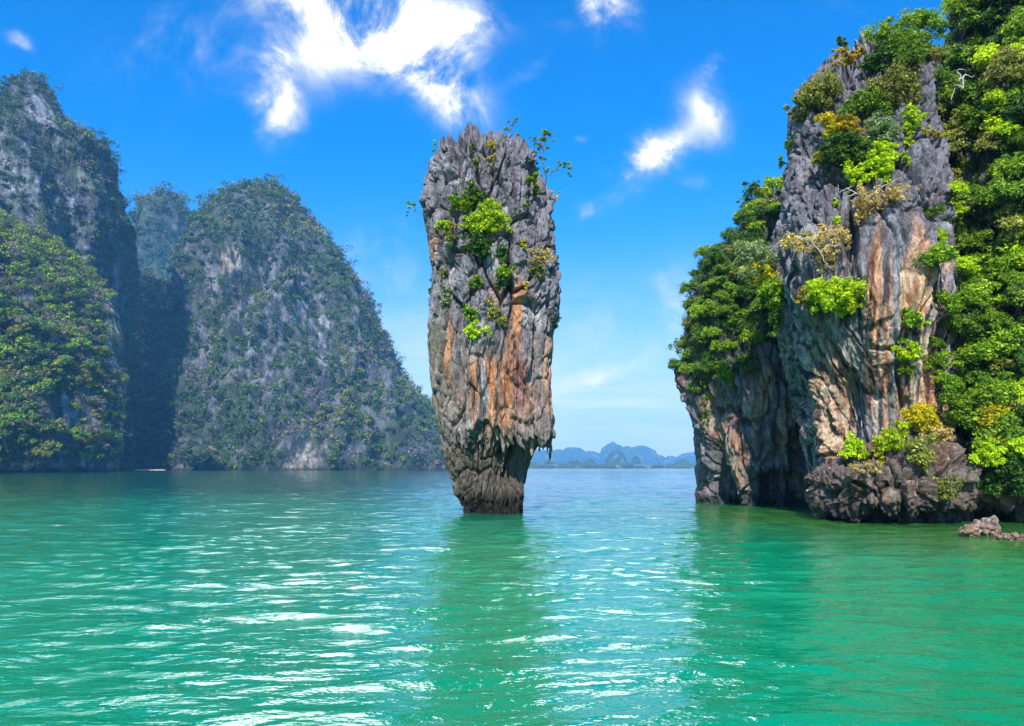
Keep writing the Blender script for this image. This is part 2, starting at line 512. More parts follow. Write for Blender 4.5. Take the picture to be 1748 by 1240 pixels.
# ------------------------------------------------------------------ rock relief
def karst(P, s=1.0, seed=0, lean=0.0):
    """sharp grey karst: tall blocks parted by cracks, upright fins"""
    Q = P / s
    Q = Q + 0.35 * np.stack([perlin(Q * 0.5, seed + 1), perlin(Q * 0.5, seed + 2), perlin(Q * 0.5, seed + 3)], 1)
    Q[:, 0] += Q[:, 2] * lean
    F1, F2, cid = worley(Q * np.array([0.85, 0.85, 0.30]), seed + 5)
    crack = 1 - ss(F2 - F1, 0.0, 0.11)
    G1, G2, gid = worley(Q * np.array([2.3, 2.3, 0.9]), seed + 9)
    crack2 = 1 - ss(G2 - G1, 0.0, 0.2)
    K1, K2, kid = worley(Q * np.array([5.2, 5.2, 2.2]), seed + 10)
    crack3 = 1 - ss(K2 - K1, 0.0, 0.22)
    fin = np.abs(perlin(Q * np.array([1.7, 1.7, 0.28]), seed + 11))
    fin2 = np.abs(perlin(Q * np.array([4.2, 4.2, 1.0]), seed + 13))
    d = (cid - 0.5) * 0.42 - crack * 0.62 + (gid - 0.5) * 0.18 - crack2 * 0.20 - crack3 * 0.07 + (kid - .5) * 0.06 + (0.25 - fin) * 0.55 + (0.2 - fin2) * 0.16 + fbm(Q * 3.5, 3, seed + 20) * 0.06
    return d * s, np.clip(crack + crack2 * 0.5, 0, 1), cid


def drape(P, s=1.0, seed=0, lean=None):
    """flowstone: long hanging folds"""
    Q = P / s
    if lean is not None:
        Q = Q.copy(); Q[:, 0] += lean
    Q = Q + 0.22 * np.stack([perlin(Q * 0.45, seed + 1), perlin(Q * 0.45, seed + 2), 0 * Q[:, 0]], 1)
    f1 = np.abs(perlin(Q * np.array([1.1, 1.1, 0.10]), seed + 3))
    f2 = np.abs(perlin(Q * np.array([2.7, 2.7, 0.22]), seed + 4))
    f3 = np.abs(perlin(Q * np.array([6.5, 6.5, 0.6]), seed + 5))
    big = perlin(Q * np.array([0.5, 0.5, 0.22]), seed + 6)
    F1, F2, cid = worley(Q * np.array([0.85, 0.85, 0.15]), seed + 12)
    G1, G2, gid = worley(Q * np.array([3.6, 3.6, 0.38]), seed + 14)
    d = 0.5 * big + (0.3 - f1) * 0.8 + (0.25 - f2) * 0.6 + (0.22 - f3) * 0.30 - (1 - ss(F2 - F1, 0, 0.08)) * 0.38 + (cid - .5) * 0.3 - (1 - ss(G2 - G1, 0, 0.2)) * 0.09 + fbm(Q * np.array([3, 3, 1.6]), 3, seed + 8) * 0.09
    return d * s


GREY = np.array([0.170, 0.155, 0.165]); DGREY = np.array([0.050, 0.048, 0.056]); LGREY = np.array([0.33, 0.31, 0.31])
ORG = np.array([0.42, 0.19, 0.085]); CREAM = np.array([0.50, 0.38, 0.25]); OLIVE = np.array([0.13, 0.125, 0.065]); RED = np.array([0.26, 0.10, 0.085])


def rock_colour(P, s=1.0, seed=0):
    n = fbm(P / s * np.array([0.6, 0.6, 0.35]), 4, seed + 40)
    st = fbm(P / s * np.array([2.2, 2.2, 0.12]), 4, seed + 50)
    c = np.repeat(GREY[None], len(P), 0)
    c = lerp(c, LGREY, ss(n, 0.05, 0.7) * 0.8)
    c = lerp(c, DGREY, ss(st, 0.1, 0.6) * 0.75)
    c = lerp(c, np.array([0.15, 0.11, 0.12]), ss(fbm(P / s * 0.9, 3, seed + 60), 0.1, 0.6) * 0.6)
    return c, n, st


def zone(px, py, cx, cy, rx, ry, soft=0.45):
    return 1 - ss(np.hypot((px - cx) / rx, (py - cy) / ry), 1 - soft, 1 + soft)


# ------------------------------------------------------------------ the rock pillar
def build_pillar():
    D0 = 38.9
    prof = [  # py, left, right, depth radius
        (905, 788, 888, 1.7), (879, 790, 892, 1.55), (866, 791, 894, 1.6), (857, 787, 893, 1.7), (842, 776, 893, 1.85), (814, 771, 898, 2.0), (805, 764, 901, 2.05),
        (785, 759, 905, 2.2), (765, 755, 912, 2.4), (757, 753, 922, 2.6), (748, 751, 941, 2.8), (741, 750, 943, 2.9), (704, 741, 945, 3.05), (673, 737, 941, 3.1), (643, 733, 940, 3.15),
        (624, 732, 941, 3.2), (600, 731, 945, 3.2), (581, 730, 943, 3.2), (538, 732, 954, 3.25), (528, 733, 956, 3.25), (505, 736, 958, 3.3), (482, 738, 956, 3.3),
        (441, 733, 950, 3.25), (395, 727, 946, 3.2), (383, 723, 945, 3.2), (360, 718, 943, 3.1), (343, 721, 941, 3.0), (325, 724, 931, 2.95), (296, 731, 920, 2.7),
        (278, 739, 909, 2.4), (266, 750, 899, 2.0), (259, 765, 886, 1.6), (254, 784, 868, 1.2), (251, 808, 842, 0.4)]
    rows = [(p[0], p[1], p[2], D0, p[3]) for p in prof]
    nth, nz = 620, 820
    P, N, th = loft(rows, nth, nz, 0.86)
    px, py = to_px(P)
    up = 1 - ss(py + 14 * perlin(P * 0.8, 3), 470, 600)
    dk, crack, cid = karst(P, 1.0, 3)
    dd = drape(P, 0.75, 7)
    disp = dk * (0.25 + 0.75 * up) + dd * (1 - up) * 0.85 + dk * 0 + 0.12
    front = np.sin(th)
    # undercut hollow under the hanging front-right edge, with a ragged fringe
    fr = perlin(np.stack([px / 9, px * 0, th * 3], 1), 5) * 15 + perlin(np.stack([px / 30, px * 0 + 4, th], 1), 6) * 26 - 8 + 10 * ss(px, 820, 880)
    left_ed = ss(px, 788, 812)
    under = ss(py, 736 + fr, 756 + fr) * (1 - ss(py, 800, 850)) * left_ed * ss(front, -0.3, 0.2)
    disp -= under * 0.95 * (0.35 + 0.9 * ss(px, 830, 895))
    disp += left_ed * ss(py, 690, 730) * (1 - ss(py, 738 + fr, 744 + fr)) * 0.35 * ss(front, -0.3, 0.2)
    # waterline notch
    disp -= ss(py, 845, 868) * 0.10
    edge = 0.30 + 0.70 * ss(np.abs(front), 0.0, 0.55)        # keep the outline
    disp *= edge
    Pn = P + N * disp[:, None]
    Pn = fit(Pn, nth, nz, rows, 0.0, False)
    # ragged top: upright blades
    t = (1 - ss(py, 240, 300))
    blade = np.abs(perlin(P * np.array([2.0, 2.0, 0.1]), 31)); b2 = perlin(P * np.array([0.9, 0.9, 0.1]), 35)
    Pn[:, 2] += t * ((0.18 - blade) * 1.5 + b2 * 0.5)
    # the horn on the top left
    horn = np.exp(-((px - 803) / 9.0) ** 2) * (1 - ss(py, 238, 262))
    Pn[:, 2] += horn * 0.6
    # colours
    c, n, st = rock_colour(P, 0.9, 4)
    c = lerp(c, OLIVE, (1 - ss(px, 735, 790)) * ss(py, 500, 600) * 0.75)
    c = lerp(c, np.array([0.20, 0.155, 0.12]), ss(py, 520, 640) * 0.6)
    q = fbm(P * np.array([1.5, 1.5, 0.18]), 4, 81)
    q2 = fbm(P * np.array([4.5, 4.5, 0.4]), 3, 82)
    z1 = zone(px, py, 850, 665, 62, 68) * ss(py, 590, 625)
    c = lerp(c, ORG, np.clip(z1 * ss(q, -0.35, 0.25), 0, 1) * 0.95)
    c = lerp(c, CREAM, z1 * ss(q2, 0.15, 0.5) * 0.6)
    c = lerp(c, RED, zone(px, py, 888, 648, 14, 45) * 0.75)
    c = lerp(c, np.array([0.25, 0.25, 0.26]), zone(px, py, 824, 670, 9, 60) * 0.85)
    for (x, y, rx, ry, k) in ((884, 530, 7, 60, .9), (766, 600, 6, 60, .75), (876, 600, 10, 40, .6), (850, 500, 14, 22, .4), (893, 500, 9, 14, .6), (935, 640, 6, 80, .55), (915, 560, 8, 60, .3), (745, 420, 5, 30, .5)):
        c = lerp(c, ORG, zone(px + 4 * q, py, x, y, rx, ry) * k)
    c = lerp(c, LGREY * 1.05, zone(px, py, 918, 590, 16, 90) * ss(q2, -0.2, 0.3) * 0.5)
    c = lerp(c, np.array([0.04, 0.036, 0.036]), ss(q2, 0.15, 0.4) * ss(py, 540, 620) * 0.8)
    c = lerp(c, OLIVE * 0.9, ss(py, 745, 790) * 0.35 * ss(n, -.3, .3))
    c = lerp(c, np.array([0.085, 0.065, 0.045]), ss(py + 10 * q2, 738, 775) * 0.72)  # real brown stain of the lower rock, also painting in the undercut's shade
    # tide stain, a real dark band of weed and barnacle
    c = lerp(c, np.array([0.016, 0.014, 0.010]), ss(py + 5 * q2, 832, 856) * 0.95)
    root = bpy.data.objects.new('rock_pillar', None); COL.objects.link(root)
    root['label'] = 'tall limestone pillar standing alone in the bay, wide grey top tapering to a narrow foot'
    root['category'] = 'rock'
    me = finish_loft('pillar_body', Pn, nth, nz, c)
    # normals of the relief, for planting
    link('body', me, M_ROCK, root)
    remember('pillar', Pn, N)
    # hanging stalactites along the broken right edge
    rng = np.random.default_rng(5)
    teeth = [(940, 722, 786, 5.5, 0.2), (930, 738, 768, 3.6, -.4), (921, 735, 771, 5, -.9), (912, 730, 764, 4.5, -1.4), (905, 716, 778, 8, -2.3), (893, 712, 762, 9, -2.75),
             (880, 728, 752, 4, -2.9), (868, 712, 765, 7.5, -3.0), (858, 715, 772, 6.0, -3.0), (846, 722, 752, 5, -3.0), (835, 722, 764, 6, -2.95), (822, 724, 752, 5, -2.9), (808, 722, 758, 6, -2.7), (798, 716, 744, 5, -2.5), (934, 718, 775, 6, 0.6), (917, 716, 762, 8, .3)]
    for i, (x, y0, y1, r, dy) in enumerate(teeth):
        D = D0 + dy * 0.93
        n_ = 26; sides = 14
        t = np.linspace(0, 1, n_)
        a = W(x, y0 - 14, D); b = W(x + rng.normal() * 2, y1, D)
        pts = a + (b - a) * t[:, None]
        rr = r * 0.0305 * (1 - t ** 1.6) ** 0.8 * (1 + 0.25 * np.sin(t * 9 + i)) + 0.008
        V, Fq = tube(pts, rr, sides)
        V = V.astype(np.float32)
        dirv = V - np.repeat(pts, sides, 0); dirv /= np.linalg.norm(dirv, axis=1, keepdims=True) + 1e-6
        V = V + dirv * (np.abs(perlin(V * np.array([5, 5, 1.8]), 77 + i)) * -0.18 + 0.05)[:, None]
        cc, _, _ = rock_colour(V, 0.5, 12 + i)
        cc = lerp(cc, np.array([0.20, 0.15, 0.10]), np.full(len(V), 0.6)); cc = lerp(cc, ORG, np.full(len(V), 0.35 * (i % 3 == 1)))
        link('stalactite', mesh_from('stalactite', V, Fq, cc), M_ROCK, root)
    # upright horn and blades on the summit
    for i, (x, yb, yt, r, dy) in enumerate([(803, 262, 216, 9, -1.0), (812, 262, 231, 8, -1.2), (769, 285, 243, 6, -1.7), (779, 285, 247, 6, -1.9), (790, 275, 240, 8, -1.3), (829, 272, 246, 5, -.8), (869, 272, 228, 9, -.5),
                                        (877, 275, 240, 9, -.6), (850, 280, 250, 8, -.9), (890, 290, 252, 8, -.6), (902, 300, 262, 8, -.4), (757, 300, 256, 7, -1.3), (745, 315, 270, 7, -.9), (838, 275, 254, 7, -1.)]):
        n_, sides = 26, 16
        t = np.linspace(0, 1, n_)
        a = W(x, yb, D0 + dy); b = W(x + rng.normal() * 1.0 - 1, yt, D0 + dy)
        pts = a + (b - a) * t[:, None]
        rr = r * 0.031 * (1 - t ** 2.2) ** 0.7 + 0.01
        V, Fq = tube(pts, rr, sides); V = V.astype(np.float32)
        dirv = V - np.repeat(pts, sides, 0); dirv /= np.linalg.norm(dirv, axis=1, keepdims=True) + 1e-6
        dk, _, _ = karst(V, 0.35, 90 + i)
        V = V + dirv * np.clip(dk, -0.15, 0.2)[:, None]
        cc, _, _ = rock_colour(V, 0.6, 30 + i)
        link('pinnacle', mesh_from('pinnacle', V, Fq, cc), M_ROCK, root)
    return D0


PILLAR_D = build_pillar()


# ------------------------------------------------------------------ the right-hand cliff
def build_cliffs():
    # far wing: leafy above, streaked rock below
    rows = [(px_[0], px_[1], px_[2], 48.5, px_[3]) for px_ in [
        (885, 1196, 1470, 4.6), (858, 1192, 1470, 4.6), (846, 1190, 1470, 4.8), (828, 1192, 1470, 4.6), (810, 1190, 1470, 5.0), (781, 1191, 1470, 5.4), (724, 1187, 1470, 5.9), (670, 1176, 1470, 6.3), (634, 1169, 1470, 6.5),
        (590, 1172, 1470, 6.5), (540, 1178, 1470, 6.4), (490, 1190, 1470, 6.2), (450, 1208, 1470, 5.8), (425, 1235, 1470, 5.2), (405, 1262, 1470, 4.6), (380, 1282, 1470, 4.0), (352, 1300, 1470, 3.2), (330, 1330, 1440, 2.0)]]
    nth, nz = 460, 560
    P, N, th = loft(rows, nth, nz, 0.9)
    px, py = to_px(P)
    dk, cr, cid = karst(P, 1.3, 13)
    Q = P.copy()
    dd = drape(P, 1.25, 17, lean=(P[:, 2] - 8) * 0.22)
    up = 1 - ss(py, 560, 650)
    disp = (dk * (0.35 + 0.5 * up) + dd * (1 - up) * 1.0) * (0.3 + 0.7 * ss(np.abs(np.sin(th)), 0, 0.5))
    cave = zone(px, py, 1235, 845, 26, 45) + zone(px, py, 1330, 850, 45, 40) + 0.8 * zone(px, py, 1368, 770, 22, 45) + 0.6 * zone(px, py, 1225, 790, 10, 40)
    disp -= np.clip(cave, 0, 1) * 1.5 * ss(np.sin(th), 0, 0.4)
    disp += 0.7 * (zone(px, py, 1262, 800, 20, 70) + zone(px, py, 1300, 700, 22, 90) * 0.7) * ss(np.sin(th), 0, 0.4)
    Pn = P + N * disp[:, None]
    c, n, st = rock_colour(P, 1.2, 14)
    q = fbm(P * np.array([0.9, 0.9, 0.16]) + np.array([0, 0, 0]), 4, 91); q2 = fbm(P * np.array([3.0, 3.0, 0.35]), 3, 92)
    c = lerp(c, RED * 0.9, ss(q, 0.0, 0.5) * 0.55)
    for (x, y, rx, ry, k) in ((1232, 740, 12, 60, .7), (1262, 790, 22, 55, .7), (1290, 700, 18, 50, .5), (1215, 690, 9, 50, .5), (1310, 660, 14, 50, .35), (1340, 740, 14, 50, .5)):
        c = lerp(c, lerp(np.repeat(CREAM[None], len(P), 0), ORG, ss(q2, -0.3, 0.4)), zone(px, py, x, y, rx, ry) * k * ss(q2, -0.5, 0.1))
    c = lerp(c, np.array([0.03, 0.028, 0.028]), ss(py + 8 * q2, 825, 850) * 0.85)
    c = lerp(c, np.array([0.03, 0.05, 0.02]), up * 0.7)
    link('cliff_far_wing', finish_loft('cliff_far_wing', Pn, nth, nz, c), M_ROCK, kind='structure')
    remember('wing', Pn, N)

    # main tower
    D0 = 37.5
    rows = [(p[0], p[1], p[2], D0 + p[4], p[3]) for p in [
        (930, 1400, 1660, 6.2, .3), (880, 1397, 1660, 6.4, .3), (850, 1390, 1660, 6.8, .3), (800, 1380, 1660, 6.4, .3), (760, 1371, 1655, 5.9, .3), (700, 1357, 1650, 5.7, .2), (640, 1344, 1645, 5.6, 0), (580, 1330, 1640, 5.9, 0), (540, 1321, 1635, 6.0, 0),
        (480, 1314, 1632, 6.0, 0), (446, 1310, 1630, 5.9, 0), (427, 1306, 1628, 5.8, 0), (404, 1316, 1626, 5.7, 0), (386, 1325, 1624, 5.6, 0), (345, 1332, 1620, 5.3, 0), (297, 1336, 1616, 5.0, 0), (270, 1344, 1612, 4.8, 0),
        (240, 1346, 1606, 4.5, .2), (200, 1343, 1602, 4.0, .4), (158, 1345, 1598, 3.5, .6), (134, 1370, 1585, 3.1, .8), (116, 1396, 1570, 2.7, 1.0), (98, 1424, 1550, 2.2, 1.2), (82, 1445, 1530, 1.6, 1.3), (68, 1456, 1510, 1.0, 1.4), (58, 1466, 1495, 0.4, 1.4)]]
    nth, nz = 560, 860
    P, N, th = loft(rows, nth, nz, 0.85)
    px, py = to_px(P)
    wob = perlin(P * 0.5, 8) * 30
    up = 1 - ss(py + wob, 330, 440)
    dk, cr, cid = karst(P, 1.15, 23)
    # folds sweep down to the right on the left half of the lower face
    sweep = (1 - ss(px, 1440, 1500)) * ss(py, 520, 600)
    lean = (P[:, 2] - 12) * 0.55
    dd = drape(P, 0.95, 27) * (1 - sweep) + drape(P, 0.95, 29, lean=lean) * sweep
    disp = dk * (0.22 + 0.78 * up) + dd * (1 - up) * 0.95
    disp *= (0.5 + 0.5 * ss(np.abs(np.sin(th)), 0, 0.5))
    fr = ss(np.sin(th), 0, 0.4)
    disp += fr * (0.4 * zone(px, py, 1375, 390, 40, 90) + 0.5 * zone(px, py, 1400, 470, 60, 60) + 0.8 * zone(px, py, 1520, 480, 60, 190) - 0.8 * zone(px, py, 1440, 700, 22, 70) - 1.0 * zone(px, py, 1440, 415, 14, 60))
    disp -= fr * 1.3 * zone(px, py, 1350, 800, 35, 50)
    Pn = P + N * disp[:, None]
    Pn = fit(Pn, nth, nz, rows, 0)
    t = 1 - ss(py, 60, 170)
    Pn[:, 2] += t * ((0.28 - np.abs(perlin(P * np.array([1.6, 1.6, 0.1]), 41))) * 1.8 + perlin(P * 0.8, 43) * 0.6)
    c, n, st = rock_colour(P, 1.1, 24)
    PL = P + np.stack([lean, 0 * lean, 0 * lean], 1)
    q = fbm(P * np.array([1.3, 1.3, 0.10]), 4, 95) * (1 - sweep) + fbm(PL * np.array([1.3, 1.3, 0.10]), 4, 95) * sweep
    q2 = fbm(P * np.array([4.2, 4.2, 0.22]), 4, 96) * (1 - sweep) + fbm(PL * np.array([4.2, 4.2, 0.22]), 4, 96) * sweep
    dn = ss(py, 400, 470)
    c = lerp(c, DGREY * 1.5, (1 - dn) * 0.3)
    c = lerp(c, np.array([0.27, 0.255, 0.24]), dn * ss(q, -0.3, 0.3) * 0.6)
    c = lerp(c, np.array([0.17, 0.18, 0.12]), sweep * 0.55 * (1 - ss(py, 660, 720)))
    right = ss(px, 1468, 1490) * dn * (1 - ss(px, 1600, 1640))
    c = lerp(c, ORG * 1.1, right * ss(q, -0.12, 0.02) * (1 - ss(py, 690, 800) * 0.5) * 0.95)
    c = lerp(c, CREAM, right * ss(q2, 0.04, 0.15) * 0.8)
    for (x, y, rx, ry, k) in ((1487, 500, 9, 110, .95), (1507, 560, 8, 110, .8), (1548, 430, 9, 60, .75), (1475, 640, 9, 70, .8), (1530, 660, 12, 70, .7), (1410, 690, 32, 100, .75), (1425, 760, 22, 60, .6), (1558, 520, 8, 60, .5)):
        c = lerp(c, lerp(np.repeat(ORG[None], len(P), 0), CREAM, ss(q2, -0.2, 0.3) * (0.85 if x < 1450 else .35)), zone(px + 6 * q, py, x, y, rx, ry) * k)
    c = lerp(c, np.array([0.035, 0.028, 0.032]), dn * ss(-q2, 0.12, 0.24) * 0.9)
    c = lerp(c, np.array([0.20, 0.215, 0.215]), zone(px, py, 1518, 560, 7, 200) * 0.8)
    c = lerp(c, np.array([0.03, 0.027, 0.027]), ss(py + 8 * q2, 850, 875) * 0.8)
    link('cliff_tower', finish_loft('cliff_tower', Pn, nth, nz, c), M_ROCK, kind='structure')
    remember('tower', Pn, N)

    # knobbly lip at the waterline
    rows = [(p[0], p[1], p[2], 33.5, p[3]) for p in [
        (925, 1460, 1600, 2.4), (900, 1440, 1610, 2.7), (882, 1412, 1620, 3.3), (858, 1386, 1650, 3.9), (835, 1378, 1665, 4.2), (816, 1376, 1670, 4.2), (800, 1390, 1670, 3.8), (785, 1420, 1665, 3.3), (768, 1445, 1655, 2.9), (750, 1475, 1645, 2.2), (738, 1510, 1630, 1.0)]]
    nth, nz = 520, 300
    P, N, th = loft(rows, nth, nz, 0.9)
    px, py = to_px(P)
    F1, F2, cid = worley((P + 0.35 * np.stack([perlin(P, 1), perlin(P, 2), perlin(P, 3)], 1)) * 0.62, 71)
    G1, G2, gid = worley(P * 1.5 + 0.3 * perlin(P * 2, 9)[:, None], 73)
    dk, _, _ = karst(P * np.array([0.6, 0.6, 1.1]), 1.0, 76)
    disp = dk * 0.9 + (0.55 - F1) * 0.7 + (cid - .5) * .3 + fbm(P * 2.5, 4, 75) * 0.22 - np.abs(perlin(P * np.array([3, 3, 1.2]), 79)) * 0.25
    disp -= ss(py, 872, 900) * 0.9 * ss(px, 1490, 1540) + ss(py, 878, 905) * 0.5
    Pn = P + N * disp[:, None]
    c, n, st = rock_colour(P, 0.8, 34)
    q = fbm(P * 0.9, 4, 98); q2 = fbm(P * 2.6, 4, 99)
    c = c * 0.6
    c = lerp(c, np.array([0.150, 0.088, 0.050]), 0.45 + 0.45 * ss(q, -0.1, 0.5))
    c = lerp(c, CREAM * 0.8, ss(q2, 0.3, 0.7) * 0.6)
    c = lerp(c, ORG * .8, zone(px, py, 1488, 885, 14, 8) * .8)
    c = lerp(c, np.array([0.022, 0.02, 0.02]), ss(py + 12 * q2, 848, 888) * 0.85)
    link('cliff_foot', finish_loft('cliff_foot', Pn, nth, nz, c), M_ROCK, kind='structure')
    remember('lip', Pn, N)

    # wooded hillside on the right edge
    rows = [(p[0], p[1], p[2], 34.0 + p[4], p[3]) for p in [
        (925, 1640, 2300, 7.6, 0), (905, 1640, 2300, 7.6, 0), (880, 1632, 2300, 7.3, 0), (865, 1622, 2300, 8.6, 0), (830, 1612, 2300, 9.0, 0), (780, 1608, 2300, 8.8, 0), (700, 1606, 2300, 8.2, 0), (600, 1604, 2300, 7.8, .5), (500, 1602, 2300, 7.2, 1), (400, 1600, 2300, 6.6, 1.5),
        (300, 1600, 2300, 6.0, 2), (200, 1598, 2290, 5.6, 2.5), (120, 1600, 2280, 5.2, 3), (60, 1600, 2260, 5.0, 3.5), (0, 1612, 2230, 4.8, 4), (-80, 1650, 2180, 4.4, 5), (-160, 1710, 2100, 3.8, 6), (-230, 1800, 2000, 2.0, 7)]]
    nth, nz = 420, 420
    P, N, th = loft(rows, nth, nz, 0.8)
    px, py = to_px(P)
    dk, cr, cid = karst(P, 1.6, 53)
    disp = dk * 0.8 + fbm(P * 0.35, 3, 55) * 1.0
    Pn = P + N * disp[:, None]
    c, n, st = rock_colour(P, 1.0, 54)
    c = lerp(c, np.array([0.10, 0.06, 0.06]), np.full(len(P), 0.7))
    c = lerp(c, RED * 0.75, ss(py, 770, 810) * (1 - ss(py, 860, 880)) * 0.8)
    c = lerp(c, np.array([0.02, 0.018, 0.018]), ss(py + 6 * n, 868, 882) * 0.9)
    c = lerp(c, np.array([0.03, 0.04, 0.018]), (1 - ss(py, 760, 800)) * 0.6)
    link('cliff_wooded', finish_loft('cliff_wooded', Pn, nth, nz, c), M_ROCK, kind='structure')
    remember('wooded', Pn, N)


build_cliffs()


# ------------------------------------------------------------------ far hills
def build_hill(name, rows, nth, nz, s, seed, bare=(), amp=1.0, expo=0.9, shrink=0.0, pad=8.0, zfit=True):
    P, N, th = loft(rows, nth, nz, expo)
    Q = P / s
    Q = Q + 0.4 * np.stack([perlin(Q * 0.5, seed), perlin(Q * 0.5, seed + 1), perlin(Q * 0.5, seed + 2)], 1)
    big = perlin(Q * np.array([0.22, 0.22, 0.07]), seed + 3) * 1.6
    rib = (0.3 - np.abs(perlin(Q * np.array([0.6, 0.6, 0.16]), seed + 4))) * 1.6
    rib2 = (0.3 - np.abs(perlin(Q * np.array([1.7, 1.7, 0.6]), seed + 5))) * 0.5
    sm = fbm(Q * 2.5, 4, seed + 6) * 0.28
    disp = (big + rib * 1.3 + rib2 * 1.6 + sm) * s * amp
    topy = min(q_[0] for q_ in rows)
    disp = (disp - disp.mean()) * (0.3 + 0.7 * ss(to_px(P)[1], topy, topy + 130)) * (0.22 + 0.78 * ss(np.abs(np.sin(th)), 0, 0.5)) - shrink
    Pn = fit(P + N * disp[:, None], nth, nz, rows, pad, zfit)
    Pn[:, 2] = np.maximum(Pn[:, 2], -8)
    px, py = to_px(Pn)
    c = np.repeat(np.array([[0.085, 0.09, 0.105]]), len(P), 0)
    st = fbm(P / s * np.array([4.5, 4.5, 0.45]), 4, seed + 8)
    c = lerp(c, np.array([0.19, 0.18, 0.20]), ss(st, 0.0, 0.5) * 0.6)
    c = lerp(c, np.array([0.07, 0.08, 0.085]), ss(-st, 0.05, 0.5) * 0.7)
    veg = fbm(P / s * np.array([0.9, 0.9, 0.6]), 4, seed + 9)
    c = lerp(c, np.array([0.05, 0.075, 0.03]), ss(veg, -0.3, 0.15) * 0.8)
    bm = np.zeros(len(P))
    for (x, y, rx, ry, k, warm) in bare:
        b = zone(px + 12 * veg, py + 14 * st, x, y, rx, ry, 0.35) * k
        bm = np.maximum(bm, b)
        c = lerp(c, np.array([0.42, 0.35, 0.30]) if warm else np.array([0.30, 0.29, 0.32]), b * ss(st, -0.2, 0.2) * 0.85)
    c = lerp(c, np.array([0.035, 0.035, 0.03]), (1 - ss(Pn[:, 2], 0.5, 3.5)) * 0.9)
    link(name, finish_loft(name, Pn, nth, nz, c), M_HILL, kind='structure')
    SURF[name] = (Pn, N, px, py)
    SURF[name + '_veg'] = (veg, bm, st)


# front green slope on the left
build_hill('hill_green_slope', [(830, -420, 200, 380, 80), (812, -420, 200, 380, 80), (800, -420, 204, 380, 84), (760, -420, 212, 380, 88), (700, -420, 216, 385, 84), (640, -420, 219, 390, 80), (560, -420, 214, 395, 70), (510, -420, 203, 400, 62), (460, -420, 178, 405, 52),
                                (430, -420, 155, 410, 44), (405, -400, 128, 412, 36), (392, -380, 100, 414, 28), (375, -350, 60, 416, 18), (360, -300, 25, 418, 8), (352, -200, 0, 420, 3)],
           420, 420, 22, 101, bare=((195, 570, 14, 60, 1, 0), (105, 715, 22, 32, .8, 0), (30, 800, 60, 10, .9, 0), (205, 770, 9, 40, .9, 0), (140, 795, 60, 9, .9, 0), (30, 650, 20, 12, .5, 0)), amp=0.42, zfit=False)
# tower behind it
build_hill('hill_left_tower', [(830, -360, 235, 620, 150), (800, -360, 236, 620, 150), (640, -340, 250, 620, 140), (520, -270, 250, 620, 125), (430, -200, 242, 620, 110), (374, -150, 237, 620, 100), (332, -115, 226, 620, 90), (294, -95, 209, 620, 84), (262, -75, 206, 620, 78), (245, -62, 205, 620, 74),
                               (237, -58, 196, 620, 70), (235, -56, 168, 620, 66), (220, -40, 145, 620, 60), (200, -22, 136, 620, 54), (187, -12, 124, 620, 50), (180, -6, 114, 620, 48), (168, 0, 109, 620, 44), (145, 18, 103, 620, 34), (132, 24, 97, 620, 26), (126, 40, 88, 620, 16), (122, 60, 76, 620, 5)],
           460, 520, 30, 131, bare=((60, 300, 90, 110, .5, 0), (150, 400, 50, 120, .45, 0), (70, 190, 24, 34, .9, 0), (95, 225, 10, 40, .7, 0), (120, 330, 20, 24, .7, 0), (60, 330, 20, 26, .6, 0), (20, 300, 14, 60, .5, 0), (200, 480, 13, 100, .8, 0), (170, 340, 10, 50, .5, 0), (195, 270, 8, 30, .5, 0)), amp=0.50)
# low dark shoulder in the gap
build_hill('hill_dark_shoulder', [(830, 150, 430, 800, 110), (802, 150, 430, 800, 110), (700, 160, 420, 800, 100), (620, 180, 395, 800, 80), (560, 190, 360, 800, 60), (510, 200, 335, 800, 44), (478, 215, 305, 800, 25), (462, 245, 285, 800, 8)],
           300, 260, 30, 151, bare=((345, 590, 12, 50, .6, 0),), amp=0.4)
# small hill far behind
build_hill('hill_far_dome', [(830, 215, 345, 1350, 110), (800, 215, 345, 1350, 110), (480, 220, 343, 1350, 100), (400, 224, 341, 1350, 90), (375, 226, 337, 1350, 84), (348, 232, 329, 1350, 70), (335, 248, 322, 1350, 50), (326, 262, 314, 1350, 30), (322, 275, 302, 1350, 8)],
           260, 260, 34, 161, bare=((300, 400, 12, 30, .4, 0),), amp=0.3)
# the great cone
build_hill('hill_great_cone', [(830, 262, 880, 830, 230), (802, 262, 870, 830, 230), (760, 265, 828, 830, 215), (720, 268, 770, 830, 200), (690, 270, 742, 830, 190), (665, 272, 722, 830, 182), (635, 275, 692, 830, 170), (600, 279, 680, 830, 160), (555, 284, 656, 830, 145),
                               (515, 290, 640, 830, 132), (460, 302, 606, 830, 112), (425, 318, 582, 830, 98), (405, 330, 554, 830, 88), (370, 352, 535, 830, 74), (350, 372, 519, 830, 60), (332, 402, 505, 830, 42), (318, 428, 493, 830, 26), (309, 444, 484, 830, 12), (303, 454, 472, 830, 3)],
           520, 460, 34, 171, bare=((392, 450, 20, 32, 1, 1), (360, 490, 12, 50, .8, 0), (512, 465, 22, 8, .6, 0), (350, 590, 16, 60, .7, 0), (510, 540, 30, 26, .65, 0), (553, 585, 15, 50, .9, 0), (585, 630, 8, 20, .9, 0), (535, 560, 28, 12, .8, 0), (420, 590, 18, 40, .45, 0),
                                           (518, 775, 40, 36, 1, 1), (635, 635, 9, 24, .8, 0), (575, 680, 8, 30, .6, 0), (400, 770, 18, 20, .5, 0), (455, 560, 95, 130, .52, 0), (600, 600, 24, 60, .45, 0), (480, 440, 50, 40, .4, 0), (650, 700, 30, 50, .4, 0)), amp=0.62)


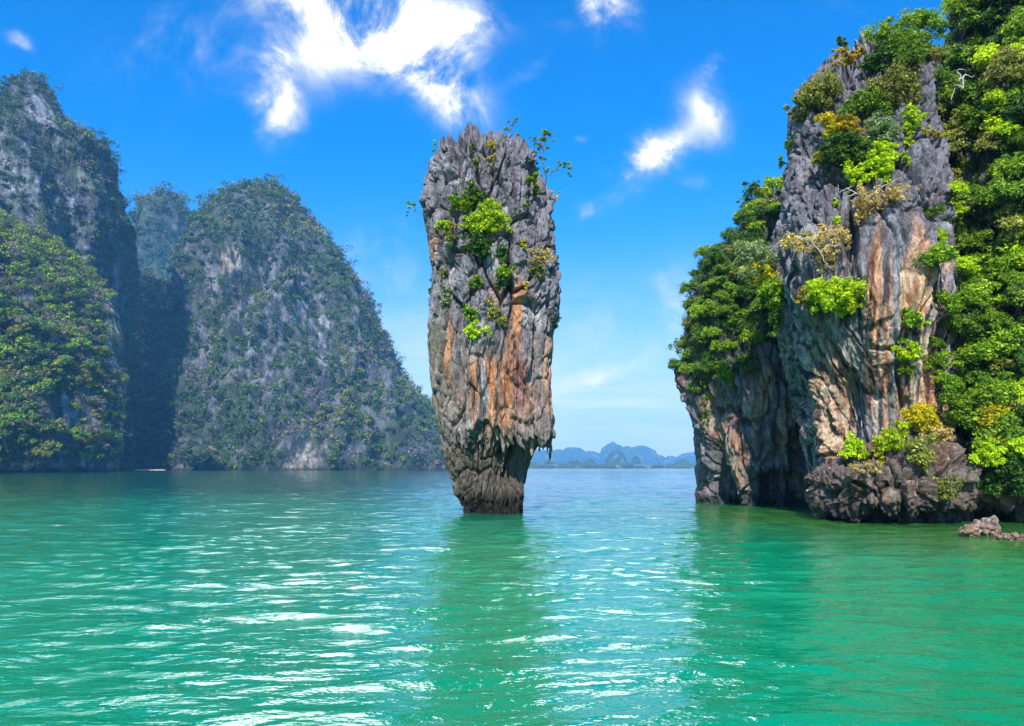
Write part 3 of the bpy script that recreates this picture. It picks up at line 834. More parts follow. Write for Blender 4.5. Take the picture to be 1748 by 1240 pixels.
# far islands on the horizon: chains of humps
def island(name, D, humps, base_l, base_r, seed):
    parts = []
    for i, (x0, x1, yt) in enumerate(humps):
        nth, nz = 72, 44
        prof = [(HY + 6 * 1000 / D, 0.0), (HY - 1, 0.02)] + [(HY - (HY - yt) * t, 0.5 * (1 - (1 - t) ** 0.001) + 0.5 * t ** 2.2) for t in (0.3, 0.5, 0.7, 0.85, 0.95, 1.0)]
        m = (x0 + x1) / 2; w = (x1 - x0) / 2
        rows = []
        for (yy, sh) in prof:
            t = max(0, min(1, (HY - yy) / (HY - yt)))
            k = math.sqrt(max(0.0, 1 - t ** 2.4)) * 0.98 + 0.02
            rows.append((yy, m - w * k, m + w * k, D, w * k / F * D * 0.6 + 2))
        P, N, th = loft(rows, nth, nz, 1.0, 0.6)
        s = (x1 - x0) / F * D * 0.12 + 6
        disp = fbm(P / s * np.array([0.6, 0.6, 0.4]), 4, seed + i) * s * 0.55
        P = P + N * disp[:, None]
        c = np.repeat(np.array([[0.05, 0.08, 0.045]]), len(P), 0)
        c = lerp(c, np.array([0.22, 0.22, 0.22]), ss(fbm(P / s, 3, seed + 9), 0.15, 0.5) * 0.6)
        parts.append((P, grid_faces(nz, nth, True), c))
    V, Fq, C = merge(parts)
    link(name, mesh_from(name, V, Fq, C), M_HILL, kind='structure')


island('hill_islands_far', 5000, [(880, 985, 768), (950, 1012, 765), (985, 1035, 772), (1022, 1072, 756), (1044, 1092, 762), (1060, 1125, 761), (1095, 1145, 777), (1126, 1166, 779), (1150, 1210, 772), (1170, 1230, 776), (830, 930, 772)], 0, 0, 201)
island('hill_islands_middle', 3000, [(1033, 1070, 768), (1078, 1094, 778), (1150, 1178, 783), (1115, 1130, 790)], 0, 0, 221)
island('hill_islands_near', 2200, [(929, 942, 784), (939, 956, 789), (966, 984, 788), (978, 992, 785), (996, 1016, 784)], 0, 0, 241)
island('hill_low_mangrove_shore', 2000, [(860, 960, 794.0), (920, 1020, 794.2), (980, 1090, 794.0), (1050, 1150, 794.3), (1120, 1230, 794.0), (1200, 1330, 794.2)], 0, 0, 261)


# ------------------------------------------------------------------ woods on the far hills
TR = random.Random(3)


def pick_points(name, spacing, rng, keep, lim=6000):
    P, N, px, py = SURF[name]
    idx = np.nonzero((N[:, 1] < 0.3) & (px > -60) & (P[:, 2] > 2.0) & (px < 1800))[0]
    idx = rng.permutation(idx)[:60000]
    cell = {}; out = []
    for i in idx:
        p = P[i]; k = (int(p[0] // spacing), int(p[1] // spacing), int(p[2] // spacing))
        if k in cell:
            continue
        cell[k] = 1
        if keep(i):
            out.append(i)
        if len(out) >= lim:
            break
    return out


def woods(name, spacing, rad, nl, size, seed, where):
    """the wood on a far hill: broadleaf canopy in patches of several greens, with leafless scrub between"""
    rng = np.random.default_rng(seed)
    veg, bm, st = SURF[name + '_veg']
    P, N, px, py = SURF[name]
    idx = np.array(pick_points(name, spacing, rng, lambda i: bm[i] < 0.35 + 0.5 * rng.random() and veg[i] > -0.75 + 0.4 * rng.random()))
    patch = fbm(P[idx] / (rad * 9), 3, seed + 3) + rng.normal(size=len(idx)) * 0.22
    for kind, lo, hi, lab in (('hill', -9, 0.0, 'dark green wood'), ('hill_mid', 0.0, 0.32, 'mid green wood'), ('twig', 0.32, 0.52, 'greyish leafless scrub'), ('hill_olive', 0.52, 9, 'olive wood')):
        sub = idx[(patch >= lo) & (patch < hi)]
        cl = []
        for i in sub:
            r = rad * (0.45 + 0.9 * rng.random() ** 1.5)
            for k in range(2):
                o = rng.normal(size=3) * r * 0.4; o[2] = abs(o[2]) * 1.1
                cl.append([*(P[i] + N[i] * r * 0.2 + o), r * (0.5 + 0.35 * rng.random())])
        if not cl:
            continue
        V, Fq, C = leaves(cl, nl, size, rng, flat=0.85, rnd=0.28, up=0.3)
        o = link('wood', mesh_from('wood', V, Fq, C, smooth=False), LEAF[kind])
        o['kind'] = 'stuff'; o['label'] = lab + ' ' + where; o['category'] = 'wood'


woods('hill_left_tower', 8.5, 5.6, 44, 0.85, 11, 'on the tall hazy cliff at the left')
woods('hill_dark_shoulder', 9.5, 6.5, 40, 1.1, 12, 'in the gap between the left cliff and the great cone')
woods('hill_far_dome', 16, 11, 40, 1.8, 13, 'on the small hazy dome furthest back')
woods('hill_great_cone', 10, 6.8, 44, 1.05, 14, 'on the great cone-shaped hill')

# individual trees on the near green slope
def slope_trees():
    rng = np.random.default_rng(21)
    kinds = []
    for i in range(6):
        kinds.append(('slope', 'hill', 'slope', 'twig', 'hill_olive', 'hill_mid')[i])
    protos = []
    for i, k in enumerate(kinds):
        cr, tr = make_tree_meshes('slope_tree_%d' % i, 4.8, 6.0, 12, 75 if k != 'twig' else 45, 0.5 if k != 'twig' else .36, rng, (0.28, 0.22), 0.3)
        cr.materials.append(LEAF[k]); tr.materials.append(M_BARK)
        protos.append((cr, tr, k))
    veg, bm, st = SURF['hill_green_slope_veg']
    P, N, px, py = SURF['hill_green_slope']
    idx = pick_points('hill_green_slope', 6.0, rng, lambda i: bm[i] < 0.45 and veg[i] > -0.6)
    idx = [i for i in idx if px[i] > -25]
    names = {'slope': 'bright green tree, one of many on the lower left slope',
             'hill': 'dark green tree, one of many on the lower left slope',
             'hill_olive': 'olive-brown tree, one of many on the lower left slope',
             'hill_mid': 'mid green tree, one of many on the lower left slope',
             'twig': 'pale leafless tree, one of many on the lower left slope'}
    idx.sort(key=lambda i: P[i][1] + rng.normal() * 12); ind = idx[:120]; rest = idx[120:]
    print('slope trees', len(ind), 'rest', len(rest))
    for i in ind:
        lowz = P[i][2] < 48
        w = [.12, .1, .1, .28, .3, .2] if lowz else [.3, .15, .25, .05, .1, .15]
        cr, tr, k = protos[TR.choices(range(6), w)[0]]
        root = bpy.data.objects.new('tree' if k != 'twig' else 'bare_tree', None); COL.objects.link(root)
        s = 0.7 + 0.75 * TR.random()
        root.location = (P[i] + N[i] * 0.5).tolist(); root.rotation_euler = (R(TR.uniform(0, 25)), 0, TR.uniform(-.6, .6)); root.scale = (s, s, s * TR.uniform(.85, 1.15))
        root['label'] = names[k]; root['category'] = 'tree'; root['group'] = {'slope': 'bright green', 'hill': 'dark green', 'twig': 'leafless', 'hill_olive': 'olive-brown', 'hill_mid': 'mid green'}[k] + ' trees on the lower left slope'
        link('crown', cr, None, root); link('trunk', tr, None, root)
    cl = []
    for i in rest:
        r = 3.6 * (0.55 + 0.8 * rng.random())
        for k in range(4):
            o = rng.normal(size=3) * r * 0.45; o[2] = abs(o[2]) * 1.1
            cl.append([*(P[i] + N[i] * r * 0.25 + o), r * (0.45 + 0.3 * rng.random())])
    if cl:
        cl = np.array(cl); pick = np.repeat(np.clip(rng.random(len(rest)) + 0.42 * (1 - ss(np.array([P[i][2] for i in rest]), 25, 75)) * rng.random(len(rest)), 0, 1), 4)
        for kind, lo, hi, lab in (('slope', 0, .48, 'bright undergrowth between the trees of the lower left slope'), ('hill', .48, .68, 'dark undergrowth between the trees of the lower left slope'), ('hill_olive', .68, .84, 'olive undergrowth between the trees of the lower left slope'), ('twig', .84, 1.01, 'leafless brown scrub between the trees of the lower left slope')):
            sel = cl[(pick >= lo) & (pick < hi)]
            V, Fq, C = leaves(sel, 60 if kind != 'twig' else 36, 0.52, rng, flat=0.8, rnd=0.3, up=0.3)
            o = link('undergrowth', mesh_from('undergrowth', V, Fq, C, smooth=False), LEAF[kind])
            o['kind'] = 'stuff'; o['label'] = lab; o['category'] = 'undergrowth'


slope_trees()

# ------------------------------------------------------------------ bushes and trees on the near rocks
RB = np.random.default_rng(77)
BN = [0]


def bush(keys, px, py, rx, ry, kind, label, name='bush', group=None, dens=1.0, lsize=0.085, sink=0.25, D=None, stems=4, droop=False, cat=None):
    """a shrub of leaf clumps rooted in the rock where the photo shows it"""
    BN[0] += 1
    rng = np.random.default_rng(1000 + BN[0])
    if D is None:
        hit = on_surface(keys, px, py + ry * 0.3, 5)
        if hit is None:
            print('no surface', label); return
        D = hit[0][1] - rx / F * hit[0][1] * (0.5 - sink)
        foot = hit[0] - hit[1] * 0.0
    else:
        foot = W(px, py + ry, D)
    c = W(px, py, D); mx, mz = rx / F * D, ry / F * D
    area = rx * ry
    rx, ry = rx * 1.18, ry * 1.18; mx, mz = mx * 1.18, mz * 1.18
    ncl = int(np.clip(area / 13, 12, 120))
    cl = []
    for _ in range(ncl):
        d = rng.normal(size=3); d /= np.linalg.norm(d); r = rng.random() ** 0.4 * 0.86
        k = 1 + 0.25 * math.sin(3 * math.atan2(d[2], d[0]) + BN[0])
        cl.append([d[0] * mx * r * k, d[1] * mx * 0.7 * r, d[2] * mz * r * k * (1 if not droop else 1), min(mx, mz) * rng.uniform(0.14, 0.38)])
    cl = np.array(cl)
    nl = int(np.clip(area * 5.0 * dens / ncl, 10, 400))
    V, Fq, C = leaves(cl, nl, lsize * 0.8, rng, flat=0.85, shell=0.25)
    root = bpy.data.objects.new(name, None); COL.objects.link(root); root.location = foot.tolist()
    off = (c - foot)
    root['label'] = label; root['category'] = cat or name.replace('_', ' ')
    if group:
        root['group'] = group
    V = V + off
    link('foliage', mesh_from('foliage', V, Fq, C, smooth=False), LEAF[kind], root)
    st = []
    for q in cl[rng.permutation(ncl)[:stems + 2]]:
        st.append(wiggle((0, 0.1, 0), q[:3] + off, 0.035, 0.010, rng))
    Vs, Fs, _ = merge(st)
    link('stem', mesh_from('stem', Vs, Fs, None), M_BARK if kind not in ('dry',) else M_BARE, root)
    return root


def pillar_plants():
    K = ['pillar']
    b = lambda *a, **k: bush(K, *a, **k)
    b(812, 332, 15, 26, 'mid', 'dull green bush above the brightest bush, high in the middle of the pillar')
    b(791, 346, 27, 17, 'green', 'yellow-green bush leaning left, just above the brightest bush on the pillar')
    b(834, 376, 33, 26, 'lime', 'brightest lime green bush, the largest growing on the front of the pillar', dens=1.25)
    b(796, 385, 12, 14, 'lime', 'small lime bush at the left foot of the brightest bush on the pillar')
    b(818, 418, 27, 20, 'dark', 'dark green bush in the hollow below the brightest bush of the pillar')
    b(857, 432, 12, 20, 'dark', 'narrow dark creeper hanging right of the dark hollow bush on the pillar')
    b(861, 462, 16, 18, 'green', 'round green bush at the foot of the narrow dark creeper on the pillar')
    b(858, 484, 14, 10, 'dark', 'dark tuft beneath the round green bush on the pillar')
    b(812, 480, 16, 12, 'green', 'small olive bush left of the round green bush at mid height of the pillar', dens=.8)
    b(764, 385, 17, 12, 'lime', 'sparse yellow-green bush near the left edge of the pillar', dens=.7)
    b(768, 404, 14, 18, 'olive', 'dull hanging tuft just under the sparse left-edge bush of the pillar', dens=.5)
    b(756, 465, 10, 8, 'olive', 'tiny olive tuft at mid height near the left edge of the pillar', dens=.6)
    b(762, 508, 13, 26, 'grey', 'grey-green hanging plant on the left flank, below the tiny olive tuft', dens=.45)
    b(804, 534, 15, 14, 'green', 'upper bush of the pair of bright bushes below mid height on the pillar')
    b(812, 565, 24, 13, 'lime', 'yellow-green lower bush of the pair below mid height on the pillar')
    b(844, 540, 13, 16, 'olive', 'thin olive bush right of the two bright bushes below mid height on the pillar', dens=.6)
    b(862, 550, 5, 12, 'yellow', 'thin yellow plant beside the pale orange streak of the pillar', dens=.6)
    b(945, 546, 14, 15, 'green', 'green bush sticking out of the right edge of the pillar below mid height', D=38.2)
    b(907, 303, 10, 14, 'green', 'green creeper running down near the top right edge of the pillar')
    b(916, 322, 8, 12, 'green', 'lower end tuft beneath the green creeper of the top right edge')
    b(921, 438, 21, 17, 'dry', 'dry straw-coloured bush near the right edge at mid height of the pillar', dens=.45)
    b(920, 460, 14, 17, 'olive', 'olive bush directly under the dry straw bush of the pillar', dens=.6)
    b(898, 350, 9, 10, 'grey', 'pale grey-green tuft right of the brightest bush on the pillar', dens=.5)
    b(839, 247, 9, 7, 'yellow', 'small yellow bush on the summit between the horn and the right knob')
    b(814, 277, 9, 9, 'olive', 'olive tuft just under the horn of the pillar summit', dens=.6)
    b(805, 250, 6, 14, 'grey', 'thin grey-green tuft growing up the horn of the pillar summit', dens=.5)
    b(842, 268, 10, 12, 'dry', 'dry brown tuft beneath the small yellow summit bush', dens=.4)
    b(895, 418, 7, 8, 'yellow', 'tiny yellow tuft left of the dry straw bush on the pillar', dens=.6)
    b(898, 488, 5, 8, 'yellow', 'tiny yellow tuft above the red block in the middle right of the pillar', dens=.6)
    b(835, 515, 8, 8, 'olive', 'faint olive tuft above the thin olive bush of the pillar', dens=.4)
    b(948, 335, 10, 12, 'dry', 'sparse rusty bush hanging off the upper right edge of the pillar', dens=.25, D=38.4)
    b(940, 395, 5, 26, 'mid', 'narrow dark green strip of leaves down the upper right edge of the pillar', D=38.0, dens=.6)
    b(736, 500, 5, 26, 'mid', 'narrow green strip of leaves down the left edge of the pillar', D=38.0, dens=.6)

    # thin trees standing against the sky
    def sky_tree(label, foot, trunk, clumps, D, kind='green', name='tree', r=0.05, dens=1.0):
        rng = np.random.default_rng(BN[0] + 400); BN[0] += 1
        f = W(foot[0], foot[1], D)
        root = bpy.data.objects.new(name, None); COL.objects.link(root); root.location = f.tolist()
        root['label'] = label; root['category'] = name.replace('_', ' ')
        pts = [W(a, b_, D + rng.normal() * .05) - f for a, b_ in trunk]
        n = len(pts) * 4
        t = np.linspace(0, len(pts) - 1, n)
        pp = np.stack([np.interp(t, range(len(pts)), [p[k] for p in pts]) for k in range(3)], 1) + rng.normal(size=(n, 3)) * 0.02
        parts = [tube(pp, np.linspace(r, r * .3, n))]
        cl = []
        for (x, y, rr, m) in clumps:
            c = W(x, y, D + rng.normal() * 0.25) - f
            j = np.argmin(np.linalg.norm(pp - c, axis=1)); j = max(0, j - 3)
            parts.append(wiggle(pp[j], c, r * .5, r * .15, rng))
            for _ in range(m):
                o = rng.normal(size=3) * rr / F * D * 0.55
                cl.append([*(c + o), rr / F * D * rng.uniform(.3, .5)])
        V, Fq, _ = merge(parts)
        link('trunk', mesh_from('trunk', V, Fq, None), M_BARK, root)
        V, Fq, C = leaves(cl, int(46 * dens), 0.055, rng, shell=0.2)
        link('crown', mesh_from('crown', V, Fq, C, smooth=False), LEAF[kind], root)

    sky_tree('slender tree standing against the sky at the top right edge of the pillar', (931, 318), [(931, 318), (932, 300), (928, 285), (925, 262), (926, 245)],
             [(925, 236, 11, 5), (938, 232, 9, 4), (914, 240, 8, 3), (930, 224, 8, 3), (917, 255, 8, 3), (936, 248, 7, 3), (926, 270, 8, 3), (921, 284, 6, 2), (935, 292, 6, 2), (905, 238, 4, 1)], 38.3)
    sky_tree('small drooping leafy branch hanging in the air right of the slender summit tree', (938, 300), [(938, 300), (948, 288), (960, 279), (970, 284)],
             [(958, 279, 8, 4), (966, 282, 7, 3), (972, 290, 5, 2), (975, 300, 4, 2), (952, 292, 4, 1)], 38.1, name='hanging_branch', r=0.025)
    sky_tree('wispy little tree on the knob of the summit, below the cloud', (868, 240), [(868, 240), (869, 228), (874, 214), (880, 203)],
             [(866, 219, 7, 3), (872, 214, 6, 2), (880, 203, 6, 2), (877, 208, 4, 1), (884, 232, 4, 2), (887, 240, 4, 1), (860, 232, 5, 2), (896, 236, 4, 1)], 38.4, r=0.03)
    sky_tree('small twiggy shrub on the top left shoulder of the pillar', (748, 275), [(748, 275), (745, 262), (743, 250)],
             [(742, 246, 5, 3), (747, 254, 5, 2), (739, 256, 4, 2), (742, 265, 3, 1), (738, 275, 4, 1)], 38.0, r=0.02, name='shrub')
    sky_tree('tuft of leaves hanging in the air off the upper left edge of the pillar', (722, 368), [(722, 368), (712, 360), (703, 350)],
             [(701, 350, 7, 4), (706, 356, 5, 2), (697, 362, 3, 2), (696, 371, 2.5, 1)], 38.3, r=0.015, name='hanging_tuft')


pillar_plants()


def cliff_plants():
    rng = np.random.default_rng(31)
    T_ = ['tower']
    b = lambda x, y, rx, ry, *a, **k: bush(T_, x, y, rx * 1.38, ry * 1.3, *a, **k)
    b(1426, 214, 23, 17, 'yellow', 'yellow bush left of the orange one, high on the rock tower')
    b(1453, 222, 17, 14, 'orange', 'orange-yellow bush in the middle of the upper bush cluster on the rock tower')
    b(1478, 180, 30, 17, 'green', 'yellow-green bush topping the bush cluster high on the rock tower')
    b(1530, 150, 30, 27, 'olive', 'large olive-gold bush right of the bush cluster near the tower top')
    b(1525, 62, 28, 26, 'green', 'upright yellow-green tree on the skyline right of the tower pinnacle', name='tree')
    b(1550, 90, 22, 30, 'mid', 'green tree beside the skyline tree, toward the wooded hillside', name='tree')
    b(1441, 96, 20, 11, 'orange', 'orange-gold bush just below the pinnacle of the rock tower')
    b(1498, 104, 20, 16, 'dark', 'dark bush under the skyline tree of the rock tower')
    b(1438, 72, 11, 7, 'dark', 'small dark shrub left of the pinnacle against the sky')
    b(1404, 156, 26, 22, 'olive', 'dull green bush on the upper left shoulder of the rock tower', dens=.6)
    b(1374, 172, 12, 15, 'green', 'small yellow-green bush at the upper left edge of the rock tower')
    b(1366, 196, 18, 12, 'olive', 'olive tuft beneath the upper left edge bush of the rock tower', dens=.7)
    b(1348, 245, 7, 7, 'green', 'tiny green tuft on the left edge of the rock tower')
    b(1500, 226, 22, 22, 'grey', 'grey-green bush on the right of the orange bush on the tower')
    b(1435, 255, 30, 22, 'dark', 'dark green bush in the lower part of the tower bush cluster')
    b(1402, 271, 14, 9, 'yellow', 'small yellow bush at the lower left of the tower bush cluster')
    b(1467, 262, 26, 20, 'mid', 'mid green bush in the heart of the tower bush cluster')
    b(1508, 272, 17, 26, 'lime', 'lime green hanging bush at the lower right of the tower bush cluster')
    b(1472, 298, 20, 17, 'lime', 'lime green bush at the bottom of the tower bush cluster')
    b(1560, 205, 15, 18, 'lime', 'spiky lime plant right of the tower bush cluster', dens=.6)
    b(1581, 222, 10, 8, 'yellow', 'spiky yellow plant near the shaded gully beside the tower', dens=.6)
    b(1550, 240, 7, 7, 'lime', 'tiny lime plant under the spiky lime plant', dens=.6)
    b(1603, 228, 10, 7, 'yellow', 'yellow sprig over the shaded gully beside the tower', dens=.6)
    b(1547, 268, 7, 10, 'lime', 'little lime tuft low on the right of the tower bush cluster', dens=.6)
    b(1505, 334, 38, 12, 'dry', 'tangled tan dead bush under the lime bushes of the tower', dens=.4)
    b(1478, 352, 16, 20, 'dry', 'dead brown creeper hanging beneath the tangled tan bush', dens=.3)
    b(1425, 347, 5, 6, 'lime', 'single lime sprig on the grey face left of the dead creeper', dens=.8)
    b(1428, 376, 4, 8, 'lime', 'second little lime sprig under the single sprig on the grey face', dens=.6)
    b(1397, 412, 44, 16, 'dry', 'wide tan dry bush across the middle of the grey face', dens=.4)
    b(1372, 406, 20, 8, 'olive', 'olive leaves at the left end of the wide tan dry bush', dens=.4)
    b(1408, 440, 16, 20, 'dry', 'dry hanging roots beneath the wide tan bush', dens=.25)
    b(1424, 502, 36, 22, 'lime', 'vivid lime bush alone on the middle of the rock face', dens=1.2)
    b(1452, 515, 18, 17, 'lime', 'right-hand lobe bush touching the vivid lime bush')
    b(1377, 507, 13, 13, 'orange', 'small orange bush left of the vivid lime bush', dens=.7)
    b(1384, 525, 10, 10, 'olive', 'dull tuft under the small orange bush', dens=.6)
    b(1304, 468, 27, 15, 'yellow', 'yellow bush at the left edge of the grey rock, beside the wooded wing')
    b(1323, 497, 18, 20, 'green', 'yellow-green bush just right of the yellow edge bush')
    b(1326, 540, 13, 24, 'mid', 'green creeper hanging below the yellow-green edge bush', dens=.7)
    b(1290, 445, 30, 24, 'grey', 'soft grey-green shrub above the yellow edge bush', dens=.8)
    LT = ['lip', 'tower', 'wooded']
    c = lambda *a, **k: bush(LT, *a, **k)
    c(1456, 768, 22, 22, 'lime', 'lime grass tuft on the ledge at the left foot of the streaked face', dens=.9)
    c(1528, 752, 28, 26, 'lime', 'bright lime leafy bush standing on the ledge under the orange streaks', dens=.9)
    c(1500, 770, 12, 22, 'yellow', 'yellow sprig left of the bright ledge bush', dens=.6)
    c(1480, 800, 30, 14, 'dry', 'dry grass on the ledge below the lime tuft', dens=.4)
    c(1551, 600, 22, 20, 'lime', 'upper lime bush hanging at the right end of the streaked face', dens=.9)
    c(1548, 635, 16, 18, 'green', 'lower green bush hanging at the right end of the streaked face', dens=.7)
    c(1560, 545, 22, 18, 'green', 'green shrub above the lime bush at the right end of the streaked face')
    c(1605, 738, 30, 17, 'dry', 'cream flowering shrub amid the green at the cliff foot', dens=.6)
    c(1570, 712, 30, 26, 'yellow', 'yellow-green tree left of the cream flowering shrub', name='tree')
    c(1570, 770, 26, 30, 'olive', 'olive scrub hanging beneath the yellow-green tree at the cliff foot', dens=.5)
    c(1612, 832, 24, 24, 'olive', 'straw-green grass hanging over the dark cave edge', dens=.5, name='grass_tuft')
    c(1640, 700, 30, 28, 'green', 'green tree right of the yellow-green tree at the cliff foot', name='tree')
    c(1702, 728, 34, 36, 'yellow', 'yellow-leaved tree near the lower right corner of the wooded cliff', name='tree', dens=1.1)
    c(1690, 775, 24, 24, 'lime', 'lime bush just under the yellow-leaved tree')
    c(1690, 825, 34, 26, 'dark', 'dark bush hanging above the boulders at the right')
    c(1738, 800, 30, 40, 'dark', 'dark tree at the right border above the boulders', name='tree')

    # tall open tree on the far wing skyline
    protos = {}
    for kind in ('green', 'mid', 'dark', 'lime', 'olive'):
        for v in range(3):
            cr, tr = make_tree_meshes('cliff_tree_%s_%d' % (kind, v), 1.0, 1.5, 34, 95, 0.062, rng)
            cr.materials.append(LEAF[kind]); tr.materials.append(M_BARK)
            protos[(kind, v)] = (cr, tr)
    done = []

    def plant(p, n, s, kind, label, group, tilt=0.0):
        cr, tr = protos[(kind, TR.randrange(3))]
        root = bpy.data.objects.new('tree', None); COL.objects.link(root)
        root.location = p.tolist()
        root.rotation_euler = (R(tilt), 0, TR.uniform(-1.2, 1.2)); root.scale = (s, s, s * TR.uniform(0.8, 1.1))
        root['label'] = label; root['category'] = 'tree'; root['group'] = group
        link('crown', cr, None, root); link('trunk', tr, None, root)

    def cover(key, spacing_px, inside, size, weights, where, tilt):
        P, N, px, py = SURF[key]
        idx = rng.permutation(np.nonzero((N[:, 1] < 0.2) & inside(px, py))[0])[:40000]
        pts = []
        for i in idx:
            if all((px[i] - a) ** 2 + (py[i] - c_) ** 2 > spacing_px ** 2 for a, c_ in pts):
                pts.append((px[i], py[i]))
                kind = TR.choices(list(weights), list(weights.values()))[0]
                word = {'green': 'fresh green', 'mid': 'mid green', 'dark': 'dark green', 'lime': 'lime green', 'olive': 'olive'}[kind]
                s = size * TR.uniform(0.65, 1.25)
                plant(P[i] + N[i] * 0.2 * s - np.array([0, 0, .35 * s]), N[i], s, kind, '%s leafy tree, one of several %s' % (word, where), '%s trees %s' % (word, where), tilt)
        print('cover', key, len(pts))

    cover('wooded', 28, lambda x, y: (x > 1592) & (x < 1770) & (y > 480) & (y < 790), 1.08, {'green': 3, 'mid': 2.5, 'dark': 2, 'lime': 1.5, 'olive': 1.5}, 'low on the wooded right cliff', 28)
    cover('wooded', 30, lambda x, y: (x > 1592) & (x < 1775) & (y > -30) & (y <= 480), 1.3, {'green': 3.5, 'mid': 3, 'dark': 1.5, 'lime': 2, 'olive': 2}, 'high on the wooded right cliff', 28)
    cover('tower', 26, lambda x, y: (x > 1545) & (x < 1600) & (y > 62) & (y < 195), 1.0, {'green': 3, 'mid': 2, 'olive': 2}, 'between the rock tower and the wooded cliff', 15)
    cover('wooded', 26, lambda x, y: (x > 1570) & (x < 1600) & (y > 60) & (y < 330), 1.0, {'green': 3, 'mid': 3, 'dark': 2}, 'in the gully beside the rock tower', 20)
    cover('tower', 26, lambda x, y: (x > 1585) & (x < 1640) & (y > 330) & (y < 700), 0.8, {'green': 3, 'mid': 2, 'lime': 2}, 'along the gully right of the streaked face', 20)
    cover('wing', 20, lambda x, y: (y > 380) & (y < 640) & (x < 1300) & (x > 1150) & ((x < 1285) | (y < 560)), 0.85, {'green': 2, 'mid': 4, 'dark': 4, 'olive': 1}, 'on the far wing left of the rock tower', 18)
    cover('wing', 24, lambda x, y: (y > 340) & (y < 400) & (x < 1345) & (x > 1270), 1.1, {'green': 2, 'mid': 2, 'olive': 3}, 'on the skyline left of the rock tower', 8)
    for key, n, cond, kind, lab in (('wooded', 6500, lambda x, y: (x > 1590) & (x < 2350) & (y < 800) & (y > -260), 'mid', 'low green undergrowth between the trees of the wooded right cliff'),
                                    ('wing', 700, lambda x, y: (x < 1300) & (y > 370) & (y < 620), 'dark', 'dark undergrowth between the trees of the far wing')):
        P, N, px, py = SURF[key]
        idx = rng.permutation(np.nonzero((N[:, 1] < 0.2) & cond(px, py))[0])[:n]
        cl = np.column_stack([P[idx] + N[idx] * 0.15, rng.uniform(0.2, 0.5, len(idx))])
        V, Fq, C = leaves(cl, 34, 0.06, rng, shell=0.2)
        o = link('undergrowth', mesh_from('undergrowth', V, Fq, C, smooth=False), LEAF[kind])
        o['kind'] = 'stuff'; o['label'] = lab; o['category'] = 'undergrowth'
    W_ = ['wing']
    w = lambda *a, **k: bush(W_, *a, **k)
    w(1285, 325, 20, 20, 'dark', 'open-crowned dark tree highest on the skyline left of the rock tower', name='tree', D=48, dens=.7)
    w(1272, 350, 14, 20, 'mid', 'lower limb tree under the open-crowned skyline tree', name='tree', D=48.2, dens=.6)
    w(1308, 350, 18, 30, 'olive', 'golden-green tree against the left edge of the rock tower', name='tree', D=46)
    w(1332, 275, 7, 12, 'green', 'small shrub jutting from the left edge of the rock tower', D=37.5, dens=.5)
    w(1158, 590, 14, 14, 'mid', 'sparse branch of leaves reaching out left over the water from the far wing', D=48, dens=.4, name='hanging_branch')
    w(1200, 655, 22, 26, 'mid', 'green creeper hanging lowest on the left side of the far wing', dens=.8)
    w(1238, 640, 20, 22, 'green', 'green creeper right of the lowest one on the far wing', dens=.8)
    w(1205, 700, 9, 30, 'mid', 'thin ivy strip trailing down the rock of the far wing', dens=.5)

    # dead pale branches
    def branch(label, segs, D):
        f = W(segs[0][0][0], segs[0][0][1], D)
        root = link('dead_branch', None) if False else None
        parts = []
        for sg in segs:
            pts = np.array([W(a, c_, D) - f for a, c_ in sg]); n = len(pts) * 3
            t = np.linspace(0, len(pts) - 1, n)
            pp = np.stack([np.interp(t, range(len(pts)), pts[:, k]) for k in range(3)], 1) + rng.normal(size=(n, 3)) * 0.012
            parts.append(tube(pp, np.linspace(0.026, 0.008, n), 6))
        V, Fq, _ = merge(parts)
        o = link('dead_branch', mesh_from('dead_branch', V, Fq, None), M_BARE)
        o.location = f.tolist(); o['label'] = label; o['category'] = 'branch'
    branch('bleached bare branch among the treetops of the wooded right cliff', [[(1645, 150), (1643, 135), (1648, 128), (1658, 132), (1664, 130)], [(1643, 135), (1634, 120), (1648, 118)], [(1648, 128), (1636, 138), (1640, 140)], [(1645, 150), (1630, 145), (1624, 172)]], 25.5)
    branch('pale twisted bare branch left of the tangled tan bush on the tower', [[(1478, 338), (1460, 330), (1445, 322), (1432, 330), (1430, 316)], [(1460, 330), (1450, 336), (1440, 330)], [(1478, 338), (1500, 322), (1520, 312), (1540, 302)], [(1445, 322), (1455, 318)]], 31.6)
    branch('bare pale twigs above the wide tan dry bush', [[(1400, 430), (1385, 412), (1375, 400), (1362, 398)], [(1385, 412), (1398, 398), (1410, 395)], [(1400, 430), (1415, 418), (1430, 420)], [(1400, 430), (1410, 450), (1422, 462)]], 31.0)


cliff_plants()


